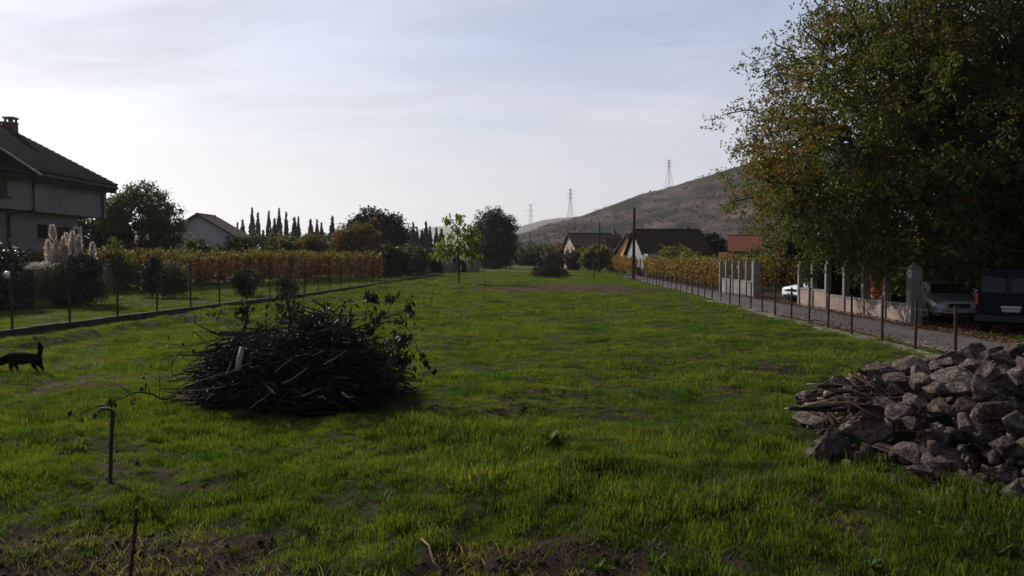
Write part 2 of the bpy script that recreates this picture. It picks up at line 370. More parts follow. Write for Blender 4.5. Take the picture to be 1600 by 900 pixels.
def np_mesh(name, V, Q, mats, tint=None, smooth=False, mi=None):
    V = np.asarray(V, np.float32); Q = np.asarray(Q, np.int32); k = Q.shape[1]
    me = bpy.data.meshes.new(name)
    me.vertices.add(len(V)); me.vertices.foreach_set('co', V.ravel())
    me.loops.add(Q.size); me.loops.foreach_set('vertex_index', Q.ravel())
    me.polygons.add(len(Q)); me.polygons.foreach_set('loop_start', np.arange(0, Q.size, k, dtype=np.int32))
    me.polygons.foreach_set('loop_total', np.full(len(Q), k, np.int32))
    if smooth: me.polygons.foreach_set('use_smooth', np.ones(len(Q), bool))
    for m in (mats if isinstance(mats, (list, tuple)) else [mats]): me.materials.append(m)
    if mi is not None: me.polygons.foreach_set('material_index', np.asarray(mi, np.int32))
    me.update(calc_edges=True)
    if tint is not None:
        a = me.attributes.new('tint', 'FLOAT_COLOR', 'FACE')
        c = np.ones((len(Q), 4), np.float32); c[:, :3] = tint; a.data.foreach_set('color', c.ravel())
    return me
def unit(a): return a / np.maximum(np.linalg.norm(a, axis=1, keepdims=True), 1e-9)
def compound(P, rng, k=5, L=.26):
    """leaflets set along a drooping stalk, walnut fashion"""
    d = unit(rng.normal(size=(len(P), 3)) + np.array([0, 0, -.5])); f = (np.arange(k) / (k - 1))
    return (P[:, None] + d[:, None] * (f[None, :, None] * L) + rng.normal(size=(len(P), k, 3)) * .022).reshape(-1, 3)
def leaves(P, size, rng, pal, weights=None, droop=0.3, aspect=.55, jitter=.35, facing=None, palidx=None):
    """rhombic leaves at points P -> V, Q, tint"""
    n = len(P)
    d = unit(rng.normal(size=(n, 3)) + np.array([0, 0, -droop * 2]))
    a = rng.normal(size=(n, 3)); s = unit(np.cross(d, a))
    L = (size * (1 + jitter * (rng.random(n) * 2 - 1)))[:, None]
    nn = np.cross(d, s)
    V = np.empty((n, 4, 3))
    V[:, 0] = P; V[:, 1] = P + d * L * .45 + s * L * aspect * .5 + nn * L * .07
    V[:, 2] = P + d * L; V[:, 3] = P + d * L * .45 - s * L * aspect * .5 + nn * L * .07
    Q = np.arange(n * 4).reshape(n, 4)
    pal = np.array(pal, float)
    idx = palidx if palidx is not None else rng.choice(len(pal), n, p=weights)
    tint = pal[idx] * (0.72 + .56 * rng.random((n, 1)))
    return V.reshape(-1, 3), Q, tint

# ------------------------------------------------------------------ trees
def skeleton(start, clusters, rng, step=.6, sag=.05, penal=.35):
    pos = [np.array(p, float) for p in start]; par = [-1] + list(range(len(start) - 1))
    base = pos[0]
    order = np.argsort(np.linalg.norm(clusters - pos[-1], axis=1))
    arr = np.empty((len(start) + len(clusters) * 14 + 50, 3)); dep = np.zeros(len(arr)); n = len(start)
    arr[:n] = pos
    for i in range(1, n): dep[i] = dep[i - 1] + np.linalg.norm(arr[i] - arr[i - 1])
    par = par + [0] * (len(arr) - n)
    ends = []
    lo = max(1, int(n * .35))
    for ci in order:
        c = clusters[ci]
        dd = np.linalg.norm(arr[lo:n] - c, axis=1) + penal * dep[lo:n] * .5
        j = int(np.argmin(dd)) + lo
        p0 = arr[j].copy(); L = np.linalg.norm(c - p0); k = max(1, min(12, int(L / step)))
        prev = j; off = rng.normal(size=3) * L * .09; off[2] += L * sag
        for q in range(1, k + 1):
            t = q / k; p = p0 + (c - p0) * t + off * math.sin(PI * t)
            if q < k: p = p + rng.normal(size=3) * step * .08
            if n >= len(arr): break
            arr[n] = p; par[n] = prev; dep[n] = dep[prev] + np.linalg.norm(p - arr[prev]); prev = n; n += 1
        ends.append(prev)
    return arr[:n], par[:n], ends
def tree_meshes(rng, trunk_pts, r0, clusters, rc, nleaf, lsize, pal, patch=None, step=.6, tipr=.008, droop=.3, aspect=.55, sag=.05, expo=.42, flat=.8, sides=5, comp=0):
    arr, par, ends = skeleton(trunk_pts, clusters, rng, step, sag)
    n = len(arr); cnt = np.zeros(n)
    for e in ends: cnt[e] += 1
    for i in range(n - 1, 0, -1): cnt[par[i]] += cnt[i]
    R = tipr + (r0 - tipr) * (cnt / max(cnt.max(), 1)) ** expo
    R[0] *= 1.25
    P1 = arr[1:]; P0 = arr[np.array(par[1:])]; r1 = R[1:]; r0_ = np.minimum(R[np.array(par[1:])], R[1:] * 1.5)
    D = unit(P1 - P0); A = unit(np.cross(D, np.array([.31, .17, .93]))); B = np.cross(D, A)
    V = []; 
    for k in range(sides):
        t = 2 * PI * k / sides; w = A * math.cos(t) + B * math.sin(t)
        V.append(P0 - D * .02 + w * r0_[:, None]); 
    for k in range(sides):
        t = 2 * PI * k / sides; w = A * math.cos(t) + B * math.sin(t)
        V.append(P1 + w * r1[:, None])
    V = np.stack(V, 1); m = len(P1); base = np.arange(m)[:, None] * (2 * sides)
    Q = np.concatenate([base + np.array([k, (k + 1) % sides, sides + (k + 1) % sides, sides + k]) for k in range(sides)])
    wood = (V.reshape(-1, 3), Q)
    # leaves hang in loose sprays round each branch end
    nc = len(clusters)
    ids = np.repeat(np.arange(nc), nleaf)
    # sub sprays
    sub = rng.normal(size=(nc, 5, 3)) * rc * .6; si = rng.integers(0, 5, len(ids))
    P = clusters[ids] + sub[ids, si] + rng.normal(size=(len(ids), 3)) * rc * .42 * np.array([1, 1, flat])
    keep = np.ones(len(P), bool)
    pal = np.array(pal, float)
    if patch is not None: pi = patch(clusters, rng)[ids]
    else:
        cidx = rng.integers(0, len(pal), nc); pi = cidx[ids]
    mixm = rng.random(len(ids)) < .35; pi = np.where(mixm, rng.integers(0, len(pal), len(ids)), pi)
    if comp:
        P = compound(P, rng, comp); pi = np.repeat(pi, comp); keep = np.ones(len(P), bool)
    LV, LQ, tint = leaves(P[keep], lsize, rng, pal, droop=droop, aspect=aspect, palidx=pi[keep])
    return wood, (LV, LQ, tint)
def crown_points(rng, n, ells, hollow=.45, gap=.0, seed=0, rough=.25):
    out = []; vol = np.array([e[3] * e[4] * e[5] for e in ells]); vol = vol ** (2 / 3); vol /= vol.sum()
    tries = 0
    while len(out) < n and tries < n * 60:
        tries += 1
        e = ells[rng.choice(len(ells), p=vol)]
        d = rng.normal(size=3); d /= np.linalg.norm(d)
        r = (hollow ** 3 + (1 - hollow ** 3) * rng.random()) ** (1 / 3)
        az = math.atan2(d[1], d[0]); w = 1 + rough * (2 * float(vnoise(az * 1.6 + 9 + seed, d[2] * 2.6 + 7, seed)) - 1) + .12 * rng.normal() * .5
        p = np.array(e[:3]) + d * r * w * np.array(e[3:])
        if gap and float(fbm(p[0] * .55 + 40, p[2] * .55 + p[1] * .4, seed + 5, 2)) < gap: continue
        if p[2] < .25: continue
        out.append(p)
    return np.array(out)
def make_tree(name, label, loc, ells, n, nleaf, lsize, pal, r0=.15, htop=None, rc=.5, seed=1, group=None, leafm='leaf', hollow=.45, gap=0, lean=(0, 0), bark='bark', patch=None, cat='tree', step=.6, rough=.25, rz=0, droop=.3, aspect=.55, part='crown', sag=.05, tipr=.008, expo=.42, flat=.8, comp=0):
    rng = np.random.default_rng(seed)
    cl = crown_points(rng, n, ells, hollow, gap, seed, rough)
    htop = htop or max(e[2] for e in ells)
    k = max(4, int(htop / step))
    tp = [(lean[0] * (i / k) + .04 * math.sin(i * 1.3) * (i > 0), lean[1] * (i / k) + .04 * math.cos(i * 1.9) * (i > 0), -.1 + htop * i / k) for i in range(k + 1)]
    w, l = tree_meshes(rng, tp, r0, cl, rc, nleaf, lsize, pal, patch, step, tipr, droop, aspect, sag, expo, flat, 5, comp)
    t = T(name, label, cat, (loc[0], loc[1], G(loc[0], loc[1])), rz, group)
    link('trunk', np_mesh('trunk', *w, M[bark], smooth=True), t)
    link(part, np_mesh(part, l[0], l[1], M[leafm], l[2]), t)
    return t
# ------------------------------------------------------------------ ground sheet
def ground_mat():
    m = bpy.data.materials.new('field_ground'); m.use_nodes = True
    t = m.node_tree; b = t.nodes['Principled BSDF']; b.inputs['Roughness'].default_value = .95; b.inputs['Specular IOR Level'].default_value = .08
    at = t.nodes.new('ShaderNodeAttribute'); at.attribute_name = 'cover'
    ge = t.nodes.new('ShaderNodeNewGeometry')
    def noise(s, d=6, r=.6, st=None):
        n = t.nodes.new('ShaderNodeTexNoise'); n.inputs['Scale'].default_value = s; n.inputs['Detail'].default_value = d; n.inputs['Roughness'].default_value = r
        src = ge.outputs['Position']
        if st:
            mp = t.nodes.new('ShaderNodeMapping'); mp.inputs['Scale'].default_value = st; _lk(t, src, mp.inputs[0]); src = mp.outputs[0]
        _lk(t, src, n.inputs['Vector']); return n.outputs['Fac']
    def ramp(f, stops):
        c = t.nodes.new('ShaderNodeValToRGB'); _lk(t, f, c.inputs[0]); e = c.color_ramp.elements
        e[0].position, e[0].color = stops[0][0], (*stops[0][1], 1); e[1].position, e[1].color = stops[-1][0], (*stops[-1][1], 1)
        for p, col in stops[1:-1]:
            q = e.new(p); q.color = (*col, 1)
        return c.outputs[0]
    def mix(f, a, c):
        n = t.nodes.new('ShaderNodeMix'); n.data_type = 'RGBA'
        _lk(t, f, n.inputs[0]) if not isinstance(f, float) else None
        if isinstance(f, float): n.inputs[0].default_value = f
        _lk(t, a, n.inputs[6]); _lk(t, c, n.inputs[7]); return n.outputs[2]
    turf_a = ramp(noise(.9, 8, .7, (1, 1.4, 1)), [(.30, (.046, .055, .012)), (.5, (.082, .102, .018)), (.7, (.12, .135, .026))])
    turf_b = ramp(noise(14, 6, .7), [(.35, (.034, .044, .010)), (.65, (.110, .135, .026))])
    turf_l = mix(.5, turf_a, turf_b)
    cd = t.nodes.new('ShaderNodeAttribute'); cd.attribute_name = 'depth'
    shaded_turf = ramp(noise(22, 7, .75), [(.3, (.016, .023, .006)), (.5, (.034, .050, .010)), (.7, (.060, .080, .016))])   # turf under the blades, coloured darker to carry the shade between them
    turf = mix(cd.outputs['Fac'], shaded_turf, turf_l)
    soil = ramp(noise(2.2, 9, .7), [(.3, (.030, .019, .013)), (.5, (.052, .033, .023)), (.72, (.085, .056, .040))])
    red = ramp(noise(1.1, 6, .6), [(.35, (.040, .024, .017)), (.65, (.095, .048, .033))])
    gar = ramp(noise(1.7, 7, .6), [(.3, (.035, .045, .012)), (.7, (.075, .095, .022))])
    sp = t.nodes.new('ShaderNodeSeparateColor'); _lk(t, at.outputs['Color'], sp.inputs[0])
    # ragged edge on the soil mask
    ad = t.nodes.new('ShaderNodeMath'); ad.operation = 'ADD'; _lk(t, sp.outputs[0], ad.inputs[0])
    ns = t.nodes.new('ShaderNodeMath'); ns.operation = 'MULTIPLY_ADD'; _lk(t, noise(5, 6, .7), ns.inputs[0]); ns.inputs[1].default_value = 1.0; ns.inputs[2].default_value = -.5; _lk(t, ns.outputs[0], ad.inputs[1])
    mr = t.nodes.new('ShaderNodeMapRange'); _lk(t, ad.outputs[0], mr.inputs[0]); mr.inputs[1].default_value = .25; mr.inputs[2].default_value = .65
    c1 = mix(mr.outputs[0], turf, mix(sp.outputs[1], soil, red))
    c2 = mix(sp.outputs[2], c1, gar)
    _lk(t, c2, b.inputs['Base Color'])
    bp = t.nodes.new('ShaderNodeBump'); bp.inputs['Strength'].default_value = 1.0; bp.inputs['Distance'].default_value = .10
    _lk(t, noise(9, 8, .75), bp.inputs['Height'])
    bp2 = t.nodes.new('ShaderNodeBump'); bp2.inputs['Strength'].default_value = .6; bp2.inputs['Distance'].default_value = .35
    _lk(t, noise(1.6, 5, .65), bp2.inputs['Height']); _lk(t, bp2.outputs[0], bp.inputs['Normal'])
    _lk(t, bp.outputs[0], b.inputs['Normal'])
    return m
M['ground'] = ground_mat()
def build_ground():
    rad = np.concatenate([[0.0], 1.5 * (1.04 ** np.arange(0, 30)), 1.5 * 1.04 ** 30 * (1.011 ** np.arange(0, 250)), 1.5 * 1.04 ** 30 * 1.011 ** 250 * (1.024 ** np.arange(0, 155))])
    ang = np.concatenate([np.linspace(-48, 48, 361), np.linspace(48, 312, 70)[1:-1]]) * PI / 180
    A, Rr = np.meshgrid(ang, rad)
    X = Rr * np.sin(A); Y = Rr * np.cos(A); Z = gz(X, Y)
    Z = np.where(Rr > 1200, Z - (Rr - 1200) * .002, Z)
    V = np.stack([X, Y, Z], -1).reshape(-1, 3); na = len(ang); nr = len(rad)
    i = np.arange(nr - 1)[:, None] * na; j = np.arange(na)[None, :]; j2 = (j + 1) % na
    Q = np.stack([i + j, i + j2, i + na + j2, i + na + j], -1).reshape(-1, 4)[:, ::-1]
    me = np_mesh('ground', V, Q, M['ground'], smooth=True)
    a = me.attributes.new('cover', 'FLOAT_COLOR', 'POINT')
    x, y = V[:, 0], V[:, 1]
    c = np.ones((len(V), 4), np.float32)
    c[:, 0] = soil_mask(x, y) * (x > curb_x(y))
    c[:, 0] = np.maximum(c[:, 0], ((x > road_r(y)) & (x < road_r(y) + 2.2) & (y > 27)) * .8)
    c[:, 0] = np.maximum(c[:, 0], ((x > 14.2) & (y > 22.5 + (x - 14) * .3) & (y < 58)) * 1.0)
    c[:, 1] = np.clip(1.6 - ((x - 4.5) / 6) ** 2 - ((y - 63) / 6) ** 2, 0, 1)
    c[:, 2] = (x < curb_x(y)) * .8
    a.data.foreach_set('color', c.ravel())
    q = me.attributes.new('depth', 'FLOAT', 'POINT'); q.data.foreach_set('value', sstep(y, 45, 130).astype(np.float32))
    link('ground', me, kind='structure')
build_ground()

# ------------------------------------------------------------------ road, verge strips
M['asphalt'] = mat('old_asphalt', (.088, .078, .078), .9, .14, .7, .2, 60, col2=(.055, .045, .04), f2=(.5, .7), spec=.2)
M['strip'] = mat('pale_gravel_strip', (.19, .165, .14), .95, .35, 5, .8, 30, col2=(.05, .06, .02), f2=(.44, .56))
def ribbon(name, fl, fr, ys, zf, m, nx=6, thick=.12, jag=0, **p):
    V = []; n = nx + 1
    for y in ys:
        a = float(fl(y)) + jag * (float(fbm(y * .9, 3.3, 2)) - .5); b = float(fr(y)) + jag * (float(fbm(y * .9, 9.3, 5)) - .5)
        for k in range(n):
            x = a + (b - a) * k / nx; V.append((x, y, G(x, y) + zf(x, y) if False else 0.6 * float(sstep(y, 72, 200)) + zf(x, y)))
    top = len(V)
    V2 = V + [(x, y, z - thick) for x, y, z in V]
    Q = [(i * n + k, i * n + k + 1, (i + 1) * n + k + 1, (i + 1) * n + k) for i in range(len(ys) - 1) for k in range(nx)]
    for i in range(len(ys) - 1):
        Q.append((i * n, (i + 1) * n, top + (i + 1) * n, top + i * n)); Q.append(((i + 1) * n + nx, i * n + nx, top + i * n + nx, top + (i + 1) * n + nx))
    return link(name, np_mesh(name, V2, Q, m, smooth=False), kind='structure', **p)
ys = list(np.arange(-30, 20, 1.0)) + list(np.arange(20, 60, .6)) + list(np.arange(60, 104, 2))
ribbon('road', road_l, road_r, ys, lambda x, y: .035 + .03 * math.sin(min(max((x - float(road_l(y))) / 2.8, 0), 1) * PI), M['asphalt'], jag=.35)
ribbon('gravel_strip', lambda y: fence_x(y) - .42, lambda y: fence_x(y) + .18, [v for v in ys if v < 46], lambda x, y: .03 + .05 * (float(vnoise(x * 3, y * 3, 7)) - .3), M['strip'], jag=.6)

# low kerb walls
def curb_wall():
    mb = MB(); yy = list(np.arange(22.5, 110, 1.3))
    t = T('low_kerb_wall', 'long low shade-darkened concrete kerb holding up the garden along the left fence', 'low wall')
    segs = []
    for a, b in zip(yy[:-1], yy[1:]):
        xa, xb = float(curb_x(a)), float(curb_x(b))
        za, zb = .6 * float(sstep(a, 72, 200)), .6 * float(sstep(b, 72, 200)); h = .24 + .02 * random.random()
        mb = MB(); w = .2; g = .012
        vs = []
        for (x, y, z) in ((xa, a + g, za), (xb, b - g, zb)):
            vs += [(x - w, y, z - .3), (x, y, z - .3), (x - random.random() * .02, y, z + h), (x - w, y, z + h)]
        mb.add(vs, [(0, 1, 2, 3), (7, 6, 5, 4), (0, 4, 5, 1), (1, 5, 6, 2), (2, 6, 7, 3), (3, 7, 4, 0)])
        mb.build('kerb_block', M['concrete_dark'], t)
random.seed(4)
curb_wall()

# ------------------------------------------------------------------ grass
M['blade'] = leafmat('grass_blade', .5, .5, .2, (1.0, 1.0, .45), 1.75)
def tint_noise(m):
    """patches of yellower and deeper green across the field, by place"""
    t = m.node_tree; a = [n for n in t.nodes if n.type == 'ATTRIBUTE'][0]; oi = t.nodes.new('ShaderNodeNewGeometry')
    n = t.nodes.new('ShaderNodeTexNoise'); n.inputs['Scale'].default_value = .55; n.inputs['Detail'].default_value = 4; _lk(t, oi.outputs['Position'], n.inputs['Vector'])
    c = t.nodes.new('ShaderNodeValToRGB'); _lk(t, n.outputs['Fac'], c.inputs[0]); e = c.color_ramp.elements
    e[0].position = .36; e[0].color = (.55, .74, .55, 1); e[1].position = .62; e[1].color = (1.15, 1.06, .9, 1)
    n4 = t.nodes.new('ShaderNodeTexNoise'); n4.inputs['Scale'].default_value = 2.4; n4.inputs['Detail'].default_value = 5; n4.inputs['Roughness'].default_value = .65; _lk(t, oi.outputs['Position'], n4.inputs['Vector'])
    c4 = t.nodes.new('ShaderNodeValToRGB'); _lk(t, n4.outputs['Fac'], c4.inputs[0]); e4 = c4.color_ramp.elements
    e4[0].position = .36; e4[0].color = (.52, .60, .5, 1); e4[1].position = .58; e4[1].color = (1.12, 1.08, 1.0, 1)
    m4 = t.nodes.new('ShaderNodeVectorMath'); m4.operation = 'MULTIPLY'; _lk(t, c.outputs[0], m4.inputs[0]); _lk(t, c4.outputs[0], m4.inputs[1])
    mu = t.nodes.new('ShaderNodeVectorMath'); mu.operation = 'MULTIPLY'; _lk(t, a.outputs['Color'], mu.inputs[0]); _lk(t, m4.outputs[0], mu.inputs[1])
    for l in list(t.links):
        if l.from_node == a and l.to_node != mu:
            s = l.to_socket; t.links.remove(l); _lk(t, mu.outputs[0], s)
tint_noise(M['blade'])
GPAL = [(.072, .110, .018), (.096, .130, .022), (.122, .142, .028), (.052, .083, .015), (.17, .145, .075)]
def tuft(name, R, n, L, w, seed, weights=(.28, .32, .24, .13, .03), lean=.5):
    rng = np.random.default_rng(seed)
    r = R * np.sqrt(rng.random(n)); a = rng.random(n) * 2 * PI
    P = np.stack([r * np.cos(a), r * np.sin(a), np.full(n, -.02)], 1)
    h = L * (.45 + .75 * rng.random(n)); d = rng.random(n) * 2 * PI; ln = lean * h * (.2 + rng.random(n))
    D = np.stack([np.cos(d) * ln, np.sin(d) * ln, np.zeros(n)], 1); f = rng.random(n) * PI
    S = np.stack([np.cos(f), np.sin(f), np.zeros(n)], 1) * (w * (.6 + .8 * rng.random((n, 1)))) * .5
    Z = np.array([0, 0, 1.0])
    V = np.empty((n, 5, 3)); V[:, 0] = P - S; V[:, 1] = P + S
    m = P + D * .35 + Z * (h * .6)[:, None]; V[:, 2] = m + S * .8; V[:, 3] = m - S * .8
    V[:, 4] = P + D + Z * (h * (1 - .25 * rng.random(n)))[:, None]
    F = []
    b = np.arange(n) * 5
    tr = np.concatenate([np.stack([b, b + 1, b + 2], 1), np.stack([b, b + 2, b + 3], 1), np.stack([b + 3, b + 2, b + 4], 1)])
    pal = np.array(GPAL); ti = pal[rng.choice(len(pal), n, p=weights)] * (.7 + .6 * rng.random((n, 1)))
    me = np_mesh(name, V.reshape(-1, 3), tr, M['blade'], np.concatenate([ti] * 3))
    return bpy.data.objects.new(name, me)
def scatter(name, pts, kinds, rots, scls, objs, **props):
    """one object of countless blades: a point mesh that carries tufts"""
    me = bpy.data.meshes.new(name); me.vertices.add(len(pts)); me.vertices.foreach_set('co', np.asarray(pts, np.float32).ravel())
    for nm, ty, d, key in (('kind_index', 'INT', kinds, 'value'), ('rot', 'FLOAT_VECTOR', rots, 'vector'), ('scl', 'FLOAT', scls, 'value')):
        a = me.attributes.new(nm, ty, 'POINT'); a.data.foreach_set(key, np.asarray(d, np.int32 if ty == 'INT' else np.float32).ravel())
    c = bpy.data.collections.new(name + '_blades')
    for q in objs: c.objects.link(q)
    ng = bpy.data.node_groups.new(name, 'GeometryNodeTree')
    ng.interface.new_socket('Geometry', in_out='INPUT', socket_type='NodeSocketGeometry'); ng.interface.new_socket('Geometry', in_out='OUTPUT', socket_type='NodeSocketGeometry')
    gi = ng.nodes.new('NodeGroupInput'); go = ng.nodes.new('NodeGroupOutput')
    mp = ng.nodes.new('GeometryNodeMeshToPoints'); ip = ng.nodes.new('GeometryNodeInstanceOnPoints')
    ci = ng.nodes.new('GeometryNodeCollectionInfo'); ci.inputs['Collection'].default_value = c; ci.inputs['Separate Children'].default_value = True; ci.inputs['Reset Children'].default_value = True
    def at(nm, ty):
        n = ng.nodes.new('GeometryNodeInputNamedAttribute'); n.data_type = ty; n.inputs['Name'].default_value = nm; return n.outputs['Attribute']
    L = ng.links.new
    L(gi.outputs[0], mp.inputs[0]); L(mp.outputs[0], ip.inputs['Points']); L(ci.outputs[0], ip.inputs['Instance'])
    ip.inputs['Pick Instance'].default_value = True
    L(at('kind_index', 'INT'), ip.inputs['Instance Index'])
    er = ng.nodes.new('FunctionNodeEulerToRotation'); L(at('rot', 'FLOAT_VECTOR'), er.inputs[0]); L(er.outputs[0], ip.inputs['Rotation'])
    L(at('scl', 'FLOAT'), ip.inputs['Scale']); L(ip.outputs[0], go.inputs[0])
    o = link(name, me, **props); md = o.modifiers.new('tufts', 'NODES'); md.node_group = ng
    return o
def grass():
    rng = np.random.default_rng(7)
    objs = [tuft('a%d' % k, .15, 84, .085, .006, 20 + k) for k in range(4)]
    objs += [tuft('b%d' % k, .26, 105, .085, .0105, 30 + k) for k in range(3)]
    objs += [tuft('c%d' % k, .42, 120, .09, .024, 40 + k) for k in range(3)]
    objs += [tuft('d%d' % k, .15, 56, .14, .0065, 50 + k, (.35, .25, .1, .25, .05), .45) for k in range(2)]
    objs += [tuft('e%d' % k, .14, 26, .10, .006, 60 + k, (.05, .10, .2, .10, .55), 1.3) for k in range(2)]
    P = []; K = []; S = []
    for (y0, y1, dens, kk, s0) in ((4.6, 15, 80, (0, 4), 1.0), (15, 30, 22, (4, 7), 1.05), (30, 64, 5.6, (7, 10), 1.0), (64, 125, 1.9, (7, 10), 1.25)):
        w = .70 * y1 + 2.5; n = int(dens * 2 * w * (y1 - y0))
        x = (rng.random(n) * 2 - 1) * w; y = y0 + (y1 - y0) * rng.random(n)
        ok = (np.abs(x) < .70 * y + 2.2)
        s = soil_mask(x, y); field = (x > curb_x(y) + .1) & (x < fence_x(y) - .25)
        verge = (x > road_r(y) + .1) & (x < road_r(y) + 1.6) & (y < 27) | (x > fence_x(y) + .2) & (x < road_l(y) - .03)
        garden = (x < curb_x(y) - .3)
        # patchy growth: thin turf, thick tufts
        g = fbm(x * .8, y * .8, 77, 3); g2 = fbm(x * 2.6, y * 2.6, 78, 2)
        keep = ok & (((field) & (rng.random(n) > np.where(y < 8.2, s * .85, np.where(y > 50, s * 1.0, s * .62))) & (rng.random(n) < np.clip((g * .6 + g2 * .4 - .22) * 4.2, .80, 1))) | (verge & (rng.random(n) < .5)) | (garden & (rng.random(n) < .85)))
        heap = (((x - 7.3) / 3.9) ** 2 + ((y - 10.3) / 3.25) ** 2 < .86)
        keep &= ~heap
        x, y, s, g, g2, garden, verge = [q[keep] for q in (x, y, s, g, g2, garden, verge)]
        k = rng.integers(kk[0], kk[1], len(x))
        h = .56 + .8 * np.clip((g - .38) * 2.6, 0, 1) * (.5 + g2)
        tall = 1 + 0.55 * np.exp(-((y - 9.2) / 1.3) ** 2) * (fbm(x * .5, y * .5, 3) > .42) + .5 * np.exp(-((y - 7.4) / 1.2) ** 2) * (x > 1.6)
        sc = s0 * h * tall * np.where(garden | verge, .65, 1) * (1 - .55 * np.clip(s, 0, 1)) * (.8 + .4 * rng.random(len(x)))
        if y0 < 10:
            long = (rng.random(len(x)) < .10 + .25 * (x > 1.5)); k = np.where(long, rng.integers(10, 12, len(x)), k)
            st = (rng.random(len(x)) < .015 + .08 * s); k = np.where(st, rng.integers(12, 14, len(x)), k)
        P.append(np.stack([x, y, gz(x, y) + .004 + .0006 * y], 1)); K.append(k); S.append(sc)
    # straw and dead stalks lying on the bare earth
    n = 1300; x = rng.random(n) * 9 - 5.5; y = 4.8 + rng.random(n) * 3.6; s = soil_mask(x, y); kp = rng.random(n) < s
    x, y = x[kp], y[kp]; P.append(np.stack([x, y, gz(x, y) - .01], 1)); K.append(rng.integers(12, 14, len(x))); S.append(.8 + .7 * rng.random(len(x)))
    P = np.concatenate(P); K = np.concatenate(K); S = np.concatenate(S); n = len(P)
    rot = np.stack([rng.normal(size=n) * .08, rng.normal(size=n) * .08, rng.random(n) * 2 * PI], 1)
    print('grass tufts', n)
    scatter('grass', P, K, rot, S, objs, kind='stuff', label='uneven green meadow grass covering the field and verges', category='grass')
grass()
def clods():
    """crumbled earth on the bare patches"""
    rng = np.random.default_rng(5); n = 26000
    x = rng.random(n) * 15 - 7; y = 4.6 + rng.random(n) ** 1.3 * 12; s = soil_mask(x, y); kp = rng.random(n) < (s - .25) * 1.2
    x, y = x[kp], y[kp]; n = len(x); z = gz(x, y)
    r = .007 + .028 * rng.random(n) ** 3
    base = np.array([(1, 0, 0), (0, 1, 0), (-1, 0, 0), (0, -1, 0), (0, 0, .8), (0, 0, -.6)], float)
    V = base[None] * (r[:, None, None] * (.6 + .8 * rng.random((n, 6, 1)))) + np.stack([x, y, z + r * .3], 1)[:, None]
    f = np.array([(0, 1, 4), (1, 2, 4), (2, 3, 4), (3, 0, 4), (1, 0, 5), (2, 1, 5), (3, 2, 5), (0, 3, 5)])
    Q = (np.arange(n)[:, None, None] * 6 + f[None]).reshape(-1, 3)
    link('earth_clods', np_mesh('earth_clods', V.reshape(-1, 3), Q, mat('dark_earth', (.045, .028, .02), .95, .4, 3, 0)), kind='stuff', label='dark crumbled earth clods on the bare patches', category='earth')
clods()
def fallen_leaves():
    rng = np.random.default_rng(15); n = 9000
    y = 19 + rng.random(n) ** 1.4 * 34; side = rng.random(n)
    x = np.where(side < .45, road_r(y) + .15 - np.abs(rng.normal(size=n)) * .28, np.where(side < .7, fence_x(y) + .45 + rng.normal(size=n) * .25, road_l(y) + rng.random(n) * 2.9))
    kp = (rng.random(n) < np.where((side >= .45) & (side < .7), np.exp(-((y - 28) / 6) ** 2), np.where(side >= .7, .16 + .3 * np.exp(-((y - 33) / 4) ** 2), .9)))
    x, y = x[kp], y[kp]; m = 2500; x2 = 14.2 + rng.random(m) * 8; y2 = 23 + rng.random(m) * 14
    x = np.concatenate([x, x2]); y = np.concatenate([y, y2])
    P = np.stack([x, y, np.full(len(x), .085)], 1); P[:, 2] += rng.random(len(x)) * .03
    V, Q, t = leaves(P, .10, rng, [(.12, .05, .03), (.17, .08, .045), (.07, .035, .025), (.24, .13, .06)], droop=0, aspect=.7)
    V = V.reshape(-1, 4, 3); c = V.mean(1, keepdims=True); V = c + (V - c) * np.array([1, 1, .35]); 
    link('fallen_leaves', np_mesh('fallen_leaves', V.reshape(-1, 3), Q, M['leaf_litter'], t), kind='stuff', label='brown fallen leaves drifted along the road edge and wall foot', category='fallen leaves')
fallen_leaves()

